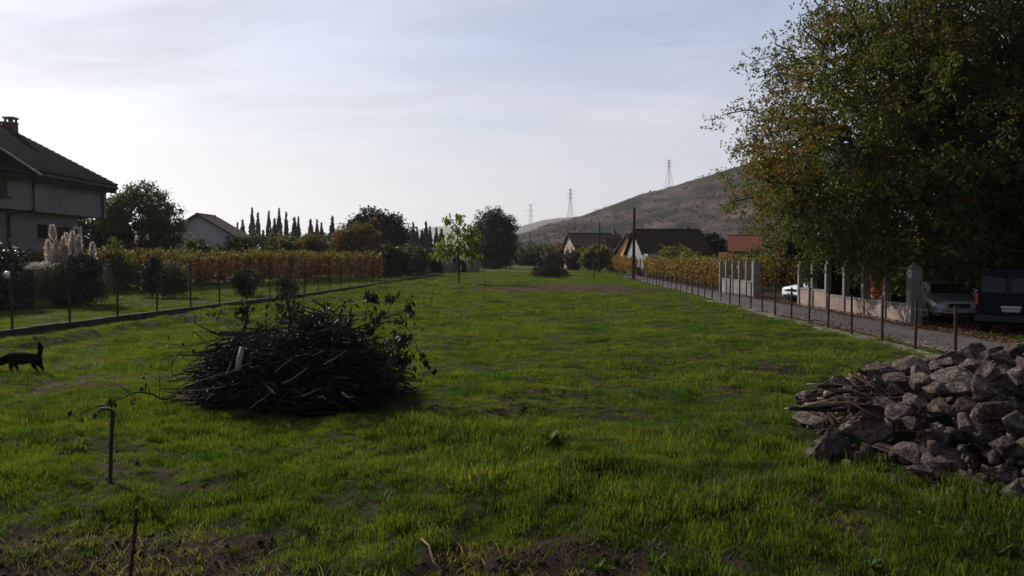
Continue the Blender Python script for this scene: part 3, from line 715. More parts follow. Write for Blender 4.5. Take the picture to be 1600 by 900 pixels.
# ------------------------------------------------------------------ hills
def hills():
    px = [560, 700, 740, 775, 800, 830, 850, 887, 920, 950, 1000, 1043, 1100, 1120, 1180, 1250, 1400, 1600, 2000]
    py = [402, 398, 392, 383, 368, 361, 352, 343, 333, 323, 304, 293, 276, 269, 253, 240, 228, 232, 260]
    Yr = 900.0
    xr = (np.array(px) - 800) / F * Yr; hr = (403 - np.array(py)) / F * Yr + 2.4
    xs = np.linspace(-140, 1000, 230); yy = np.linspace(330, 1300, 130)
    X, Yg = np.meshgrid(xs, yy)
    ridge = np.interp(X, xr, hr)
    s = np.where(Yg < Yr, np.clip((Yg - 340 + X * .05) / (Yr - 340), 0, 1) ** 1.15, np.clip(1 - (Yg - Yr) / 420, 0, 1))
    Z = ridge * s + (fbm(X * .012, Yg * .012, 3, 5) - .5) * 34 * np.clip(s * (1 - s) * 3, 0, 1) + (fbm(X * .06, Yg * .06, 6, 3) - .5) * 5 * np.clip(s * 5, 0, 1)
    Z = np.minimum(Z, ridge * np.maximum(Yg, 1) / Yr * .992 + 0.5 + 0 * Z) * (s > 0) - 1.5 * (s <= 0)
    V = np.stack([X, Yg, Z], -1).reshape(-1, 3); n = len(xs)
    i = np.arange(len(yy) - 1)[:, None] * n; j = np.arange(n - 1)[None]
    Q = np.stack([i + j, i + j + 1, i + n + j + 1, i + n + j], -1).reshape(-1, 4)
    m = mat('stony_hillside', (.090, .068, .060), 1.0, .45, .02, 1.0, .12, col2=(.024, .026, .020), f2=(.44, .56), spec=.02, dist=3.0, stretch=(1, .55, 1.8))
    t = m.node_tree
    t.nodes['Noise Texture'].inputs['Scale'].default_value = .05
    t.nodes['Noise Texture.001'].inputs['Scale'].default_value = .022
    link('hill', np_mesh('hill', V, Q, m, smooth=True), kind='structure')
    # scrub dotted over the slope
    rng = np.random.default_rng(3); P = []
    c = 0
    while len(P) < 6500:
        x = rng.random() * 720 - 30; y = 380 + rng.random() * 525
        if float(fbm(x * .018, y * .018, 12, 3)) + .15 * rng.random() < .50: continue
        ii = int(np.clip((x + 140) / 1140 * (len(xs) - 1), 0, len(xs) - 1)); jj = int(np.clip((y - 330) / 970 * (len(yy) - 1), 0, len(yy) - 1))
        P.append((x, y, Z[jj, ii], .4 + 1.5 * rng.random() ** 3))
    P = np.array(P); nl = 16; c = np.repeat(P, nl, 0)
    Lp = c[:, :3] + rng.normal(size=(len(c), 3)) * c[:, 3:4] * np.array([.7, .7, .45]) + np.array([0, 0, .6])
    V, Q, ti = leaves(Lp, 1.3, rng, [(.03, .035, .018), (.045, .045, .025), (.06, .045, .03)], aspect=.8)
    link('hillside_scrub', np_mesh('hillside_scrub', V, Q, M['leaf_dark'], ti), kind='stuff', label='dark low scrub scattered over the stony hillside', category='scrub')
    # distant ridges
    def ridge_mesh(name, pts, Yd, depth, m):
        xs = np.linspace(pts[0][0], pts[-1][0], 160); hh = np.interp(xs, [p[0] for p in pts], [p[1] for p in pts])
        hh = hh + (fbm(xs * .02, xs * 0 + 3, 5, 5) - .5) * 6
        V = []; rows = 7
        for r in range(rows):
            f = r / (rows - 1); s = math.sin(f * PI * .5) if r < rows else 1
            for x, h in zip(xs, hh):
                Yq = Yd - depth * (1 - f); V.append(((x - 800) / F * Yd, Yq, ((403 - h) / F * Yd) * s - 5 * (1 - f)))
        n = len(xs); Q = [(a * n + b, a * n + b + 1, (a + 1) * n + b + 1, (a + 1) * n + b) for a in range(rows - 1) for b in range(n - 1)]
        # back slope
        o = len(V); V += [((x - 800) / F * Yd, Yd + depth, -5) for x in xs]
        Q += [((rows - 1) * n + b, (rows - 1) * n + b + 1, o + b + 1, o + b) for b in range(n - 1)]
        link(name, np_mesh(name, V, Q, m, smooth=True), kind='structure')
    mf = mat('far_hillside', (.10, .09, .08), 1, .2, .004, 0)
    ridge_mesh('far_hill', [(690, 402), (760, 378), (800, 359), (822, 351), (848, 343), (872, 340), (900, 338), (960, 345), (1100, 380), (1200, 402)], 2700, 700, mf)
    ridge_mesh('distant_mountains', [(100, 402), (330, 388), (480, 374), (600, 365), (650, 359), (690, 354), (735, 357), (770, 364), (820, 362), (1000, 360), (1200, 402)], 5200, 1300, mf)
hills()
# ------------------------------------------------------------------ fences
def left_fence():
    t = T('wire_fence', 'tall dark steel post and wire mesh fence on the low kerb left of the field', 'fence')
    pm = MB(); pm.box((0, 0, 1.02), (.055, .055, 2.05)); pm.box((.0, 0, 2.06), (.07, .07, .03)); pme = pm.mesh('post', M['rusty'])
    y = 24.3; pts = []
    while y < 112:
        x = float(curb_x(y)) - .1; z = .25 + .6 * float(sstep(y, 72, 200)); pts.append((x, y, z))
        o = link('post', pme, t, (x, y, z)); o.rotation_euler = (random.uniform(-.015, .015), random.uniform(-.015, .015), random.uniform(-.2, .2)); o.scale = (1, 1, random.uniform(.94, 1.03))
        y += 2.72
    w = MB()
    for h in (.1, .5, .9, 1.3, 1.7, 1.95):
        w.tube([(x, y, z + h + (i % 2) * .01) for i, (x, y, z) in enumerate(pts)], .0045, 3)
    w.build('wire', M['wire'], t)
    g = MB()   # welded mesh netting between the posts
    for a, b in list(zip(pts[:-1], pts[1:]))[:9]:
        n = 18
        for k in range(1, n):
            p = [a[i] + (b[i] - a[i]) * k / n for i in range(3)]
            g.tube([(p[0], p[1], p[2] + .05), (p[0], p[1], p[2] + 1.8)], .002, 3, cap=False)
    g.build('mesh_netting', M['wire'], t, kind='stuff')
    # near post standing a little forward, at the left edge
left_fence()
def right_fence():
    t = T('post_fence', 'row of rusty waist high steel fence posts along the road edge', 'fence')
    pm = MB()
    pm.box((0, 0, .665), (.06, .012, 1.33)); pm.box((-.024, .03, .665), (.012, .05, 1.33)); pme = pm.mesh('post', M['rusty'])
    y = 18.75; pts = []
    while y < 118:
        x = float(fence_x(y)) + random.uniform(-.04, .04); z = .6 * float(sstep(y, 72, 200)) - .02; pts.append((x, y, z))
        o = link('post', pme, t, (x, y, z)); o.rotation_euler = (random.uniform(-.02, .02), random.uniform(-.02, .02), random.uniform(-.3, .3)); o.scale = (1, 1, random.uniform(.95, 1.04))
        y += 2.06 + random.uniform(-.05, .05)
    w = MB()
    for h in (1.12,):
        w.tube([(x, y, z + h - .02 * (i % 2)) for i, (x, y, z) in enumerate(pts)], .003, 3)
    w.build('wire', M['wire'], t)
right_fence()

# ------------------------------------------------------------------ unfinished concrete road wall
def road_wall():
    X = 14.35
    def section(label, ys, lowtop, m, near_end, ptop=2.1):
        t = T('concrete_wall', label, 'wall')
        for i, y in enumerate(ys):
            w = .36 if (i == near_end) else .20
            h = ptop + random.uniform(-.03, .03)
            mb = MB(); mb.box((X + .12, y, h / 2 - .05), (w + .04, w, h + .1)); p = mb.build('pillar', M['concrete'], t)
            c = MB(); c.box((X + .12, y, h + .035), (w * .62, w * .62, .07)); c.box((X + .1, y + .01, h + .12), (.1, .09, .1), rz=.3); c.build('pillar_cap', M['concrete'], p)
        for i, (a, b) in enumerate(zip(ys[:-1], ys[1:])):
            ta, tb = lowtop[i]; wa = .18 if i == near_end else .1; wb = .18 if i + 1 == near_end else .1
            mb = MB(); y0, y1 = a + wa, b - wb
            x0, x1 = X + .06, X + .24
            mb.add([(x0, y0, -.1), (x1, y0, -.1), (x1, y0, ta), (x0, y0, ta), (x0, y1, -.1), (x1, y1, -.1), (x1, y1, tb), (x0, y1, tb)],
                   [(0, 1, 2, 3), (7, 6, 5, 4), (0, 4, 5, 1), (1, 5, 6, 2), (2, 6, 7, 3), (3, 7, 4, 0)])
            mb.build('wall_panel', m, t)
            c = MB(); c.add([(x0 - .03, y0 + .003, ta), (x1 + .03, y0 + .003, ta), (x1 + .03, y0 + .003, ta + .07), (x0 - .03, y0 + .003, ta + .07), (x0 - .03, y1 - .003, tb), (x1 + .03, y1 - .003, tb), (x1 + .03, y1 - .003, tb + .07), (x0 - .03, y1 - .003, tb + .07)],
                  [(0, 1, 2, 3), (7, 6, 5, 4), (0, 4, 5, 1), (1, 5, 6, 2), (2, 6, 7, 3), (3, 7, 4, 0)])
            c.build('coping', M['concrete'], t)
        return t
    ya = [28.9, 31.0, 32.9, 34.8, 36.8, 38.5, 40.3]
    t = section('long unfinished concrete wall with tall bare pillars under the big tree, nearer the camera', ya, [(.66, .66), (.66, .66), (.66, .66), (.66, .68), (.86, .86), (.86, .86)], M['render_pink'], 0)
    # a rail along the pillar tops of the first bay
    mb = MB(); mb.tube([(X + .12, 29.05, 2.02), (X + .12, 30.9, 2.03)], .025, 6); mb.build('top_rail', M['concrete'], t)
    yb = [47.7, 49.4, 50.9, 52.4, 54.0, 55.6]
    section('shorter concrete wall with six pillars beyond the driveway gap', yb, [(.95, .95)] * 5, M['concrete'], 0, 2.15)
    # hollow terracotta bricks stacked behind the wall
    t = T('brick_stack', 'stepped stack of red hollow bricks behind the concrete wall', 'brick stack', (15.15, 33.0, 0))
    bm = MB()
    for sx in (-1, 1): bm.box((sx * .113, 0, 0), (.014, .19, .24))
    for sz in (-1, 0, 1): bm.box((0, 0, sz * .11), (.212, .19, .014))
    bm.box((0, 0, 0), (.014, .186, .206)); bme = bm.mesh('brick', M['brick'])
    for r, n in enumerate((3, 3, 3, 3, 2, 2, 1, 1)):
        for k in range(n):
            o = link('brick', bme, t, ((k - (3 - n) * .1 - 1) * .25 * .9 + random.uniform(-.02, .02), random.uniform(-.02, .02), .13 + r * .246)); o.rotation_euler = (0, 0, random.uniform(-.06, .06))
road_wall()

# ------------------------------------------------------------------ houses
def wall_cells(mb, L, H, th, ops, y0, axis, flip, z0=0):
    """wall of length L along u, openings (u0,z0,u1,z1)"""
    us = sorted({0, L} | {o[0] for o in ops} | {o[2] for o in ops}); zs = sorted({z0, H} | {o[1] for o in ops} | {o[3] for o in ops})
    for a, b in zip(us[:-1], us[1:]):
        for c, d in zip(zs[:-1], zs[1:]):
            if any(a >= o[0] - 1e-6 and b <= o[2] + 1e-6 and c >= o[1] - 1e-6 and d <= o[3] + 1e-6 for o in ops): continue
            u, z = (a + b) / 2 - L / 2, (c + d) / 2
            if axis == 'x': mb.box((u, y0, z), (b - a, th, d - c))
            else: mb.box((y0, u, z), (th, b - a, d - c))
def add_windows(root, L, ops, y0, axis, out, mf, th=.28):
    """frame and pane set back in every opening; out = +1/-1 outward sign"""
    for o in ops:
        u, z, w, h = (o[0] + o[2]) / 2 - L / 2, (o[1] + o[3]) / 2, o[2] - o[0], o[3] - o[1]
        f = MB(); p = MB(); yy = y0 + out * (th / 2 - .1); t = .06
        def bx(m, du, dz, ww, hh, dep, yo=0):
            if axis == 'x': m.box((u + du, yy + yo, z + dz), (ww, dep, hh))
            else: m.box((yy + yo, u + du, z + dz), (dep, ww, hh))
        for s in (-1, 1):
            bx(f, s * (w / 2 - t / 2), 0, t, h, .06); bx(f, 0, s * (h / 2 - t / 2), w - 2 * t, t, .06)
        if w > .9: bx(f, 0, 0, t * .8, h - 2 * t, .05)
        fr = f.build('window', mf, root)
        bx(p, 0, 0, w - 2 * t, h - 2 * t, .012); p.build('pane', M['glass'], fr)
        s = MB()
        if axis == 'x': s.box((u, y0 + out * (th / 2 + .04), z - h / 2 - .03), (w + .2, .1, .05))
        else: s.box((y0 + out * (th / 2 + .04), u, z - h / 2 - .03), (.1, w + .2, .05))
        s.build('sill', M['trim_white'], fr)
def roof_slope(mb, x0, x1, ya, za, yb, zb, th=.16, course=.36):
    """sloping roof from eave (ya,za) to ridge (yb,zb), laid in overlapping courses"""
    n = max(3, int(math.hypot(yb - ya, zb - za) / course)); d = Vector((0, yb - ya, zb - za)); L = d.length; d.normalize()
    nn = Vector((0, -d.z, d.y)) if (yb > ya) else Vector((0, d.z, -d.y))
    if nn.z < 0: nn = -nn
    for k in range(n):
        p0 = Vector((0, ya, za)) + d * (L * k / n - (.04 if k else 0)); p1 = Vector((0, ya, za)) + d * (L * (k + 1) / n)
        q0 = p0 + nn * th * 1.25; q1 = p1 + nn * th
        mb.add([(x, v.y, v.z) for x in (x0, x1) for v in (p0, q0, q1, p1)], [(0, 1, 2, 3), (7, 6, 5, 4), (0, 4, 5, 1), (1, 5, 6, 2), (2, 6, 7, 3), (3, 7, 4, 0)])
def gable_house(name, label, loc, rz, W, D, eave, ridge, wm, rm, over=.5, ops=None, chim=(), frame='trim_white', gend=.4, group=None):
    """ridge along local x; walls W x D"""
    ops = ops or {}
    t = T(name, label, 'house', loc, rz, group); th = .28
    w = MB()
    wall_cells(w, W, eave, th, ops.get('front', []), -D / 2 + th / 2, 'x', 1)
    wall_cells(w, W, eave, th, ops.get('back', []), D / 2 - th / 2, 'x', 1)
    wall_cells(w, D - 2 * th - .004, eave, th, ops.get('left', []), -W / 2 + th / 2, 'y', 1)
    wall_cells(w, D - 2 * th - .004, eave, th, ops.get('right', []), W / 2 - th / 2, 'y', 1)
    w.box((0, 0, -.3), (W - .01, D - .01, .6))
    # gables
    gh = ridge - eave
    gz0 = eave + .002
    for s in (-1, 1):
        x0, x1 = sorted((s * (W / 2), s * (W / 2 - th)))
        w.prism([(-D / 2 + .02, gz0), (D / 2 - .02, gz0), (0, ridge - .03)], x0 + .003, x1 - .003, axis='X')
    w.build('wall', wm, t)
    r = MB(); k = gh / (D / 2)
    for s in (-1, 1): roof_slope(r, -W / 2 - gend, W / 2 + gend, s * (D / 2 + over), eave - over * k + .04, s * .001, ridge + .04)
    for q in range(int((W + 2 * gend) / .4)):
        r.tube([(-W / 2 - gend + .4 * q, 0, ridge + .2), (-W / 2 - gend + .4 * q + .41, 0, ridge + .2)], [.12, .135], 6)
    ro = r.build('roof', rm, t)
    for s in (-1, 1):
        f = MB(); e = s * (D / 2 + over + .03); f.box((0, e, eave - over * k + .05), (W + 2 * gend, .05, .16)); f.build('fascia', M['dark_wood'], t)
    for (cx, cy, h) in chim:
        c = MB(); zc = ridge - abs(cy) * k; c.box((cx, cy, zc + h / 2 - .3), (.5, .42, h + .5)); co = c.build('chimney', M['grey_wall'], ro)
        c = MB(); c.box((cx, cy, zc + h + .0), (.62, .54, .08)); c.build('chimney_cap', M['concrete'], co)
    for side, y0, ax, out, L in (('front', -D / 2 + th / 2, 'x', -1, W), ('back', D / 2 - th / 2, 'x', 1, W), ('left', -W / 2 + th / 2, 'y', -1, D - 2 * th - .004), ('right', W / 2 - th / 2, 'y', 1, D - 2 * th - .004)):
        add_windows(t, L, ops.get(side, []), y0, ax, out, M[frame])
    return t

def left_house():
    """big two storey house at the left edge; its long side faces the field"""
    t = T('two_storey_house', 'large beige two storey house with dark tiled roof at the left edge', 'house'); S_ = 1.65; cx_, cy_ = -26.3, 32.3
    X = -21.2; Y0, Y1 = 22.0, 42.15; W = 10.2; xc = X - W / 2; th = .28; yl = Y1 - Y0
    lo = MB(); u = lambda y: y - Y0
    Xl = X - .55
    ops = [(u(36.9), 3.3, u(37.9), 3.95), (u(38.5), 3.28, u(39.6), 3.9), (u(29), 2.0, u(30.3), 3.6)]
    lo2 = MB(); us = (ops)
    # lower storey: facade set back under the upper one, ends at y=40.4 (porch beyond)
    L = 40.4 - Y0; base = MB()
    m = MB()
    wall_cells(m, L, 4.46, th, [o for o in ops], Xl - th / 2, 'y', 1)
    o_ = [(v[0], v[1] + 0, v[2]) for v in m.v]; m.v = [(v[0], v[1] + Y0 + L / 2, v[2]) for v in m.v]
    m.box((xc, Y0 + .14, 2.23), (W - 1.2, .28, 4.46)); m.box((Xl - 4.6, 40.4 + .146, 2.23), (8.9, .28, 4.46)); m.box((X - W + .14, (Y0 + 40.4) / 2, 2.23), (.28, L - .3, 4.46))
    m.build('wall', M['stucco'], t)
    holder = []
    for o in ops:
        f = MB(); p = MB(); yc = Y0 + (o[0] + o[2]) / 2; zc = (o[1] + o[3]) / 2; w, h = o[2] - o[0], o[3] - o[1]
        for s in (-1, 1): f.box((Xl - .12, yc + s * (w / 2 - .03), zc), (.06, .06, h)); f.box((Xl - .12, yc, zc + s * (h / 2 - .03)), (.06, w - .12, .06))
        fr = f.build('window', M['dark_wood'], t); p.box((Xl - .12, yc, zc), (.012, w - .12, h - .12)); p.build('pane', M['glass'], fr)
        s_ = MB(); s_.box((Xl + .03, yc, o[1] - .03), (.12, w + .16, .05)); s_.build('sill', M['stucco'], fr)
    # porch door in the return wall
    d = MB(); d.box((Xl + .0 - .5, 40.72, 3.05), (.95, .05, 1.9)); dr = d.build('porch_door', M['trim_white'], t)
    d = MB(); d.box((Xl - .5, 40.76, 3.2), (.42, .03, 1.3)); d.build('pane', M['glass'], dr)
    d = MB(); d.box((Xl - .0, 40.6, 3.0), (.07, .16, 2.0)); d.build('door_frame', M['trim_white'], t)
    # window band beside it on the facade: white framed tall door seen edge on
    d = MB(); d.box((Xl + .02, 40.1, 3.1), (.08, .5, 1.75)); fr = d.build('window', M['trim_white'], t); d = MB(); d.box((Xl + .065, 40.1, 3.1), (.012, .26, 1.5)); d.build('pane', M['glass'], fr)
    # upper storey
    m = MB(); m.box((xc, (Y0 + Y1) / 2, 4.47 + .07), (W, yl, .14)); m.build('floor_slab', M['stucco'], t)
    up = MB(); z0, z1 = 4.612, 6.3
    wall_cells(up, yl, z1, th, [(u(31.2), 4.95, u(33.9), 5.65)], X - th / 2, 'y', 1, z0)
    up.v = [(v[0], v[1] + (Y0 + Y1) / 2, v[2]) for v in up.v]
    up.box((X - W + .14, (Y0 + Y1) / 2, (z0 + z1) / 2), (th, yl, z1 - z0))
    for yy in (Y0 + .14, Y1 - .14): up.box((xc, yy, (z0 + z1) / 2), (W - 2 * th - .004, th - .004, z1 - z0))
    k = (8.95 - 6.25) / (W / 2)
    for yy in (Y0 + .002, Y1 - th): up.add([(X - .02, yy, z1 + .002), (X - W + .02, yy, z1 + .002), (xc, yy, 8.9)] + [(X - .02, yy + th, z1 + .002), (X - W + .02, yy + th, z1 + .002), (xc, yy + th, 8.9)], [(0, 1, 2), (5, 4, 3), (0, 3, 4, 1), (1, 4, 5, 2), (2, 5, 3, 0)])
    # cross gable pediment
    up.prism([(27.2, 6.3), (34.6, 6.3), (30.9, 7.0)], X - .27, X - .003, axis='X')
    up.build('upper_wall', M['stucco'], t)
    b = MB(); b.box((X + .05, 32.55, 4.95), (.1, 3.0, .06)); b.box((X + .05, 32.55, 5.7), (.1, 3.0, .07)); lo3 = b.build('loggia_frame', M['dark_wood'], t)
    b = MB(); b.box((X - .35, 32.55, 5.3), (.02, 2.7, .7)); b.build('loggia_glass', M['glass'], t)
    # roof
    r = MB(); tmp = MB(); ov = .38
    for s in (-1, 1): roof_slope(tmp, Y0 - .5, Y1 + .35, s * (W / 2 + ov), 6.25 - ov * k + .05, s * .001, 8.95, .16, .33)
    r.v = [(xc - v[1], v[0], v[2]) for v in tmp.v]; r.f = [f[::-1] for f in tmp.f]; r.mi = tmp.mi
    # rolled tiles: half round ribs up the slope facing the field
    for q in range(int((yl + .8) / .3)):
        y = Y0 - .45 + q * .3
        nseg = 9; pts = []
        for s_ in range(nseg + 1):
            f = s_ / nseg; pts.append((X + ov - f * (W / 2 + ov), y, 6.25 - ov * k + .05 + f * (8.95 - (6.25 - ov * k + .05)) + .215))
        r.tube(pts, .055, 5, cap=False)
    for q in range(int((yl + .8) / .4)): r.tube([(xc, Y0 - .5 + .4 * q, 9.13), (xc, Y0 - .09 + .4 * q, 9.14)], [.13, .15], 6)
    ro = r.build('roof', M['roof_dark'], t)
    # cross gable roof
    g = MB(); tmp = MB()
    for s in (-1, 1): roof_slope(tmp, -.0, 2.9, s * 4.15, 5.93 + .05, s * .001, 7.1, .12, .33)
    g.v = [(X + .7 - v[0], 30.9 + v[1], v[2]) for v in tmp.v]; g.f = [f[::-1] for f in tmp.f]; g.mi = tmp.mi
    g.build('cross_gable_roof', M['roof_dark'], t)
    v = MB()
    for s in (-1, 1): v.tube([(X + .72, 30.9 + s * 4.2, 6.02), (X + .72, 30.9, 7.2)], .045, 4)
    v.build('verge_strip', M['trim_white'], t)
    v = MB(); v.tube([(X + ov + .05, Y0 - .4, 6.25 - ov * k + .0), (X + ov + .05, Y1 + .3, 6.25 - ov * k)], .08, 8); v.build('gutter', M['dark'], t)
    f = MB(); f.box((X + ov - .03, (Y0 + Y1) / 2, 5.88), (.05, yl + .7, .22)); f.build('fascia', M['roof_dark'], t)
    for yy in (35.6, 41.6):
        d = MB(); d.tube([(X + ov, yy, 5.85), (X + .09, yy, 5.65), (X + .09, yy, 4.5 if yy > 41 else 4.5), (Xl + .09, yy - (0 if yy > 41 else .9), 4.3), (Xl + .09, yy - (0 if yy > 41 else .9), .2)], .06, 8); d.build('downpipe', M['dark'], t)
    # chimneys
    for (cx, cy, cw, ch) in ((xc + .35, 41.9, .48, .95), (xc - .12, 42.1, .38, .75)):
        c = MB(); c.box((cx, cy, 8.3 + ch / 2), (cw, cw, ch + .2)); co = c.build('chimney', M['chimney_red'], ro)
        c = MB(); top = 8.4 + ch
        for a in (-1, 1):
            for b_ in (-1, 1): c.box((cx + a * cw * .36, cy + b_ * cw * .36, top + .12), (.09, .09, .24))
        c.box((cx, cy, top + .28), (cw * 1.15, cw * 1.15, .08)); c.box((cx, cy, top + .03), (cw * 1.15, cw * 1.15, .05)); c.build('chimney_cap', M['grey_wall'], co)
    # skylight and gable porch post
    s = MB(); s.box((X - 1.2, 38.5, 7.08), (.5, .7, .06), m=Matrix.Rotation(math.atan(k), 3, 'Y')); s.build('skylight', M['glass'], t)
    # air conditioning unit
    a = MB(); a.box((Xl + .2, 33.5, 3.95), (.32, .9, .62)); ac = a.build('air_conditioner', M['grey_wall'], t)
    a = MB(); a.lathe([(.0, 0), (.22, 0), (.22, .012), (0, .014)], 16, (Xl + .362, 33.42, 3.95), 'X'); a.build('fan_grille', M['dark'], ac)
    t.location = (cx_ * S_, cy_ * S_, CAMZ - CAMZ * S_); t.scale = (S_, S_, S_)
    for c in t.children: c.location = (-cx_, -cy_, 0)
left_house()

gable_house('white_gabled_house', 'pale white gabled house with red brown roof behind the left vineyard', (-36.3, 95.8, G(-30, 96)), PI / 2, 5.5, 8.2, 4.7, 7.1, M['white_wall'], M['roof_brown'], .5,
            {'left': [(4.2, 3.5, 4.9, 4.2), (1.4, 1, 2.6, 2.3)], 'front': [(2, 1.2, 3.4, 2.4)]}, frame='dark_wood')
gable_house('pink_gabled_house', 'two storey house with sunlit pinkish gable and tall chimney below the hill', (15.4, 152, G(15, 152)), math.radians(12), 9.5, 7.0, 4.3, 6.4, M['pink_wall'], M['roof_brown'], .5,
            {'left': [ (1.2, 2.6, 2.0, 4.0), (3.9, 2.6, 4.7, 4.0), (2.4, .3, 3.4, 2.0)], 'front': [(1.5, 1, 2.6, 2.2), (5, 1, 6.1, 2.2), (1.5, 3, 2.6, 4.1)]}, [(3.9, -.4, 1.2)])
gable_house('low_brown_outbuilding', 'low dark roofed outbuilding right of the pinkish gabled house', (19.2, 140, G(19, 140)), math.radians(8), 6.0, 6.0, 2.9, 5.2, M['grey_wall'], M['roof_brown'], .4, {'front': [(1, .9, 2.1, 2.0), (3.4, 0.2, 4.5, 2.1)]})
gable_house('orange_house', 'small bright orange gabled house half hidden by the white farmhouse', (20.3, 126, G(20, 126)), math.radians(20), 5.0, 7.4, 3.0, 5.6, M['orange_wall'], M['roof_brown'], .4, {'left': [(1.4, 1, 2.4, 2.2), (4.3, .2, 5.2, 2.1)]})
wf = gable_house('white_farmhouse', 'white farmhouse with long dark brown roof behind the wooden pole', (20.9, 109, G(20, 109)), math.radians(4), 8.6, 10.0, 3.0, 5.9, M['dull_white'], M['roof_dark'], .6,
            {'left': [(1.0, 1, 2.0, 2.2), (6.6, 1, 7.7, 2.2)], 'front': [(1.2, 1, 2.4, 2.1), (5, 1, 6.2, 2.1)]}, [(3.0, .3, .7)])
mb = MB(); mb.box((-3.6, -6.7, 1.35), (1.7, 2.4, 2.9)); mb.build('porch', M['dull_white'], wf)
mb = MB(); mb.box((-4.47, -6.7, 1.2), (.04, .8, 1.6)); mb.build('porch_door', M['dark_wood'], wf)
mb = MB(); mb.box((-5.0, -3.5, .5), (.5, 3.5, 1.1)); mb.build('terrace_wall', M['red_wall'], wf)
rh = gable_house('red_house', 'low dark red house with bright red tiled roof right of the farmhouse', (30.2, 100, G(30, 100)), math.radians(-14), 5.8, 7.2, 3.2, 4.9, M['red_wall'], M['roof_red'], .5, {'front': [(1, 1.2, 2, 2.3), (3.6, 1.2, 4.6, 2.3)], 'left': [(3, 1.2, 4.0, 2.2)]})
mb = MB(); roof_slope(mb, -4.4, -1.2, -5.6, 2.1, -3.7, 2.9, .12); mb.build('porch_roof', M['roof_red'], rh)
mb = MB()
for x in (-4.2, -1.4): mb.box((x, -5.4, 1.0), (.15, .15, 2.2))
mb.build('porch_post', M['red_wall'], rh)
gable_house('distant_shed', 'tiny distant grey shed with bluish roof between the round tree and the brush pile', (5.4, 262, G(5, 262)), 0, 8, 5, 3.2, 4.9, M['grey_wall'], M['blue_roof'], .3, {'front': [(1, 1, 2.2, 2.2), (5, 1, 6.2, 2.2)]})
bt = gable_house('tall_pale_building', 'tall pale building glimpsed through the big tree at the right edge', (37.5, 57, 0), math.radians(6), 16, 12, 9.6, 12.2, M['white_wall'], M['roof_brown'], .6,
            {'left': [(2, 1.2, 3.4, 2.7), (7, 1.2, 8.4, 2.7), (2, 4.4, 3.4, 5.9), (7, 4.4, 8.4, 5.9), (2, 7.4, 3.4, 8.8), (7, 7.4, 8.4, 8.8)], 'front': [(2, 1.2, 3.4, 2.7), (6, 1.2, 7.4, 2.7), (2, 4.4, 3.4, 5.9), (6, 4.4, 7.4, 5.9), (11, 4.4, 12.4, 5.9)]})

# low brown tunnels / sheds at the far left end of the field
def tunnel(label, x, y, L, w, h, rz):
    t = T('hoop_shelter', label, 'shelter', (x, y, G(x, y)), rz)
    n = 12; arc = [(-math.cos(PI * k / n) * w / 2, .35 * h + math.sin(PI * k / n) * h * .65) for k in range(n + 1)]
    poly = [(-w / 2, -.2)] + arc + [(w / 2, -.2)]
    inner = [(u * .93, v if v < 0 else v * .95) for u, v in poly]
    mb = MB(); N = len(poly)
    vs = [(u, yy, v) for yy in (0, L) for u, v in poly] + [(u, yy, v) for yy in (0, L) for u, v in inner]
    fs = []
    for k in range(N - 1): fs += [(k, k + 1, N + k + 1, N + k), (2 * N + k + 1, 2 * N + k, 3 * N + k, 3 * N + k + 1), (k, 2 * N + k, 2 * N + k + 1, k + 1), (N + k + 1, 3 * N + k + 1, 3 * N + k, N + k)]
    mb.add(vs, fs); mb.box((0, L - .1, h * .3), (w * .85, .05, h * .8)); mb.build('cover', M['tunnel'], t)
    for yy in (-.02, L * .5):
        r = MB(); r.tube([(u, yy, v + .02) for u, v in poly], .055, 5); r.build('hoop', M['concrete'], t)
tunnel('round topped brown shelter with a pale rim left of the young tree', -13.9, 104, 7, 2.4, 2.1, math.radians(-12))
tunnel('smaller round topped shelter right behind the young tree leaves', -10.6, 112, 7, 2.2, 2.1, math.radians(-12))
tunnel('long low brown shelter at the far end of the left fence', -8.3, 118, 20, 3.4, 2.3, math.radians(-3))

# ------------------------------------------------------------------ poles, pylons
def wood_pole(label, x, y, h, r=.15, arm=False, name='utility_pole'):
    t = T(name, label, 'pole', (x, y, G(x, y))); mb = MB(); mb.tube([(0, 0, -.3), (.02, 0, h * .5), (.05, 0, h)], [r, r * .85, r * .65], 10); mb.build('pole', M['pole_wood'], t)
    if arm:
        mb = MB(); mb.box((.05, -.1, h - .35), (1.1, .08, .1)); mb.build('crossarm', M['pole_wood'], t)
    mb = MB()
    for s in ((-.4, .4) if arm else (0,)): mb.lathe([(.02, 0), (.05, .02), (.05, .1), (.02, .13)], 8, (.05 + s, -.1 if arm else 0, h - .3 if arm else h - .02))
    mb.build('insulator', M['galv'], t)
wood_pole('tall dark wooden pole standing in the right fence line before the farmhouse', 13.3, 88, 7.9, .2)
wood_pole('middle wooden pole before the pinkish gabled house', 12.8, 118, 7.4, .15)
wood_pole('slim wooden pole beside the pinkish gable', 13.5, 160, 7.6, .14)
wood_pole('far thin pole right of the round dark tree', 5.4, 245, 10, .15)
wood_pole('thin bare pole rising before the hillside left of the pinkish house', 17.8, 230, 13.5, .13, True)
t = T('iron_stake', 'short lone stake standing in the field near the brown earth', 'stake', (7.75, 76, G(7.75, 76)))
mb = MB(); mb.tube([(0, 0, -.2), (0, 0, 2.35)], .045, 6); mb.build('stake', M['rusty'], t); mb = MB(); mb.box((0, 0, 2.36), (.14, .14, .05)); mb.build('stake_cap', M['rusty'], t)
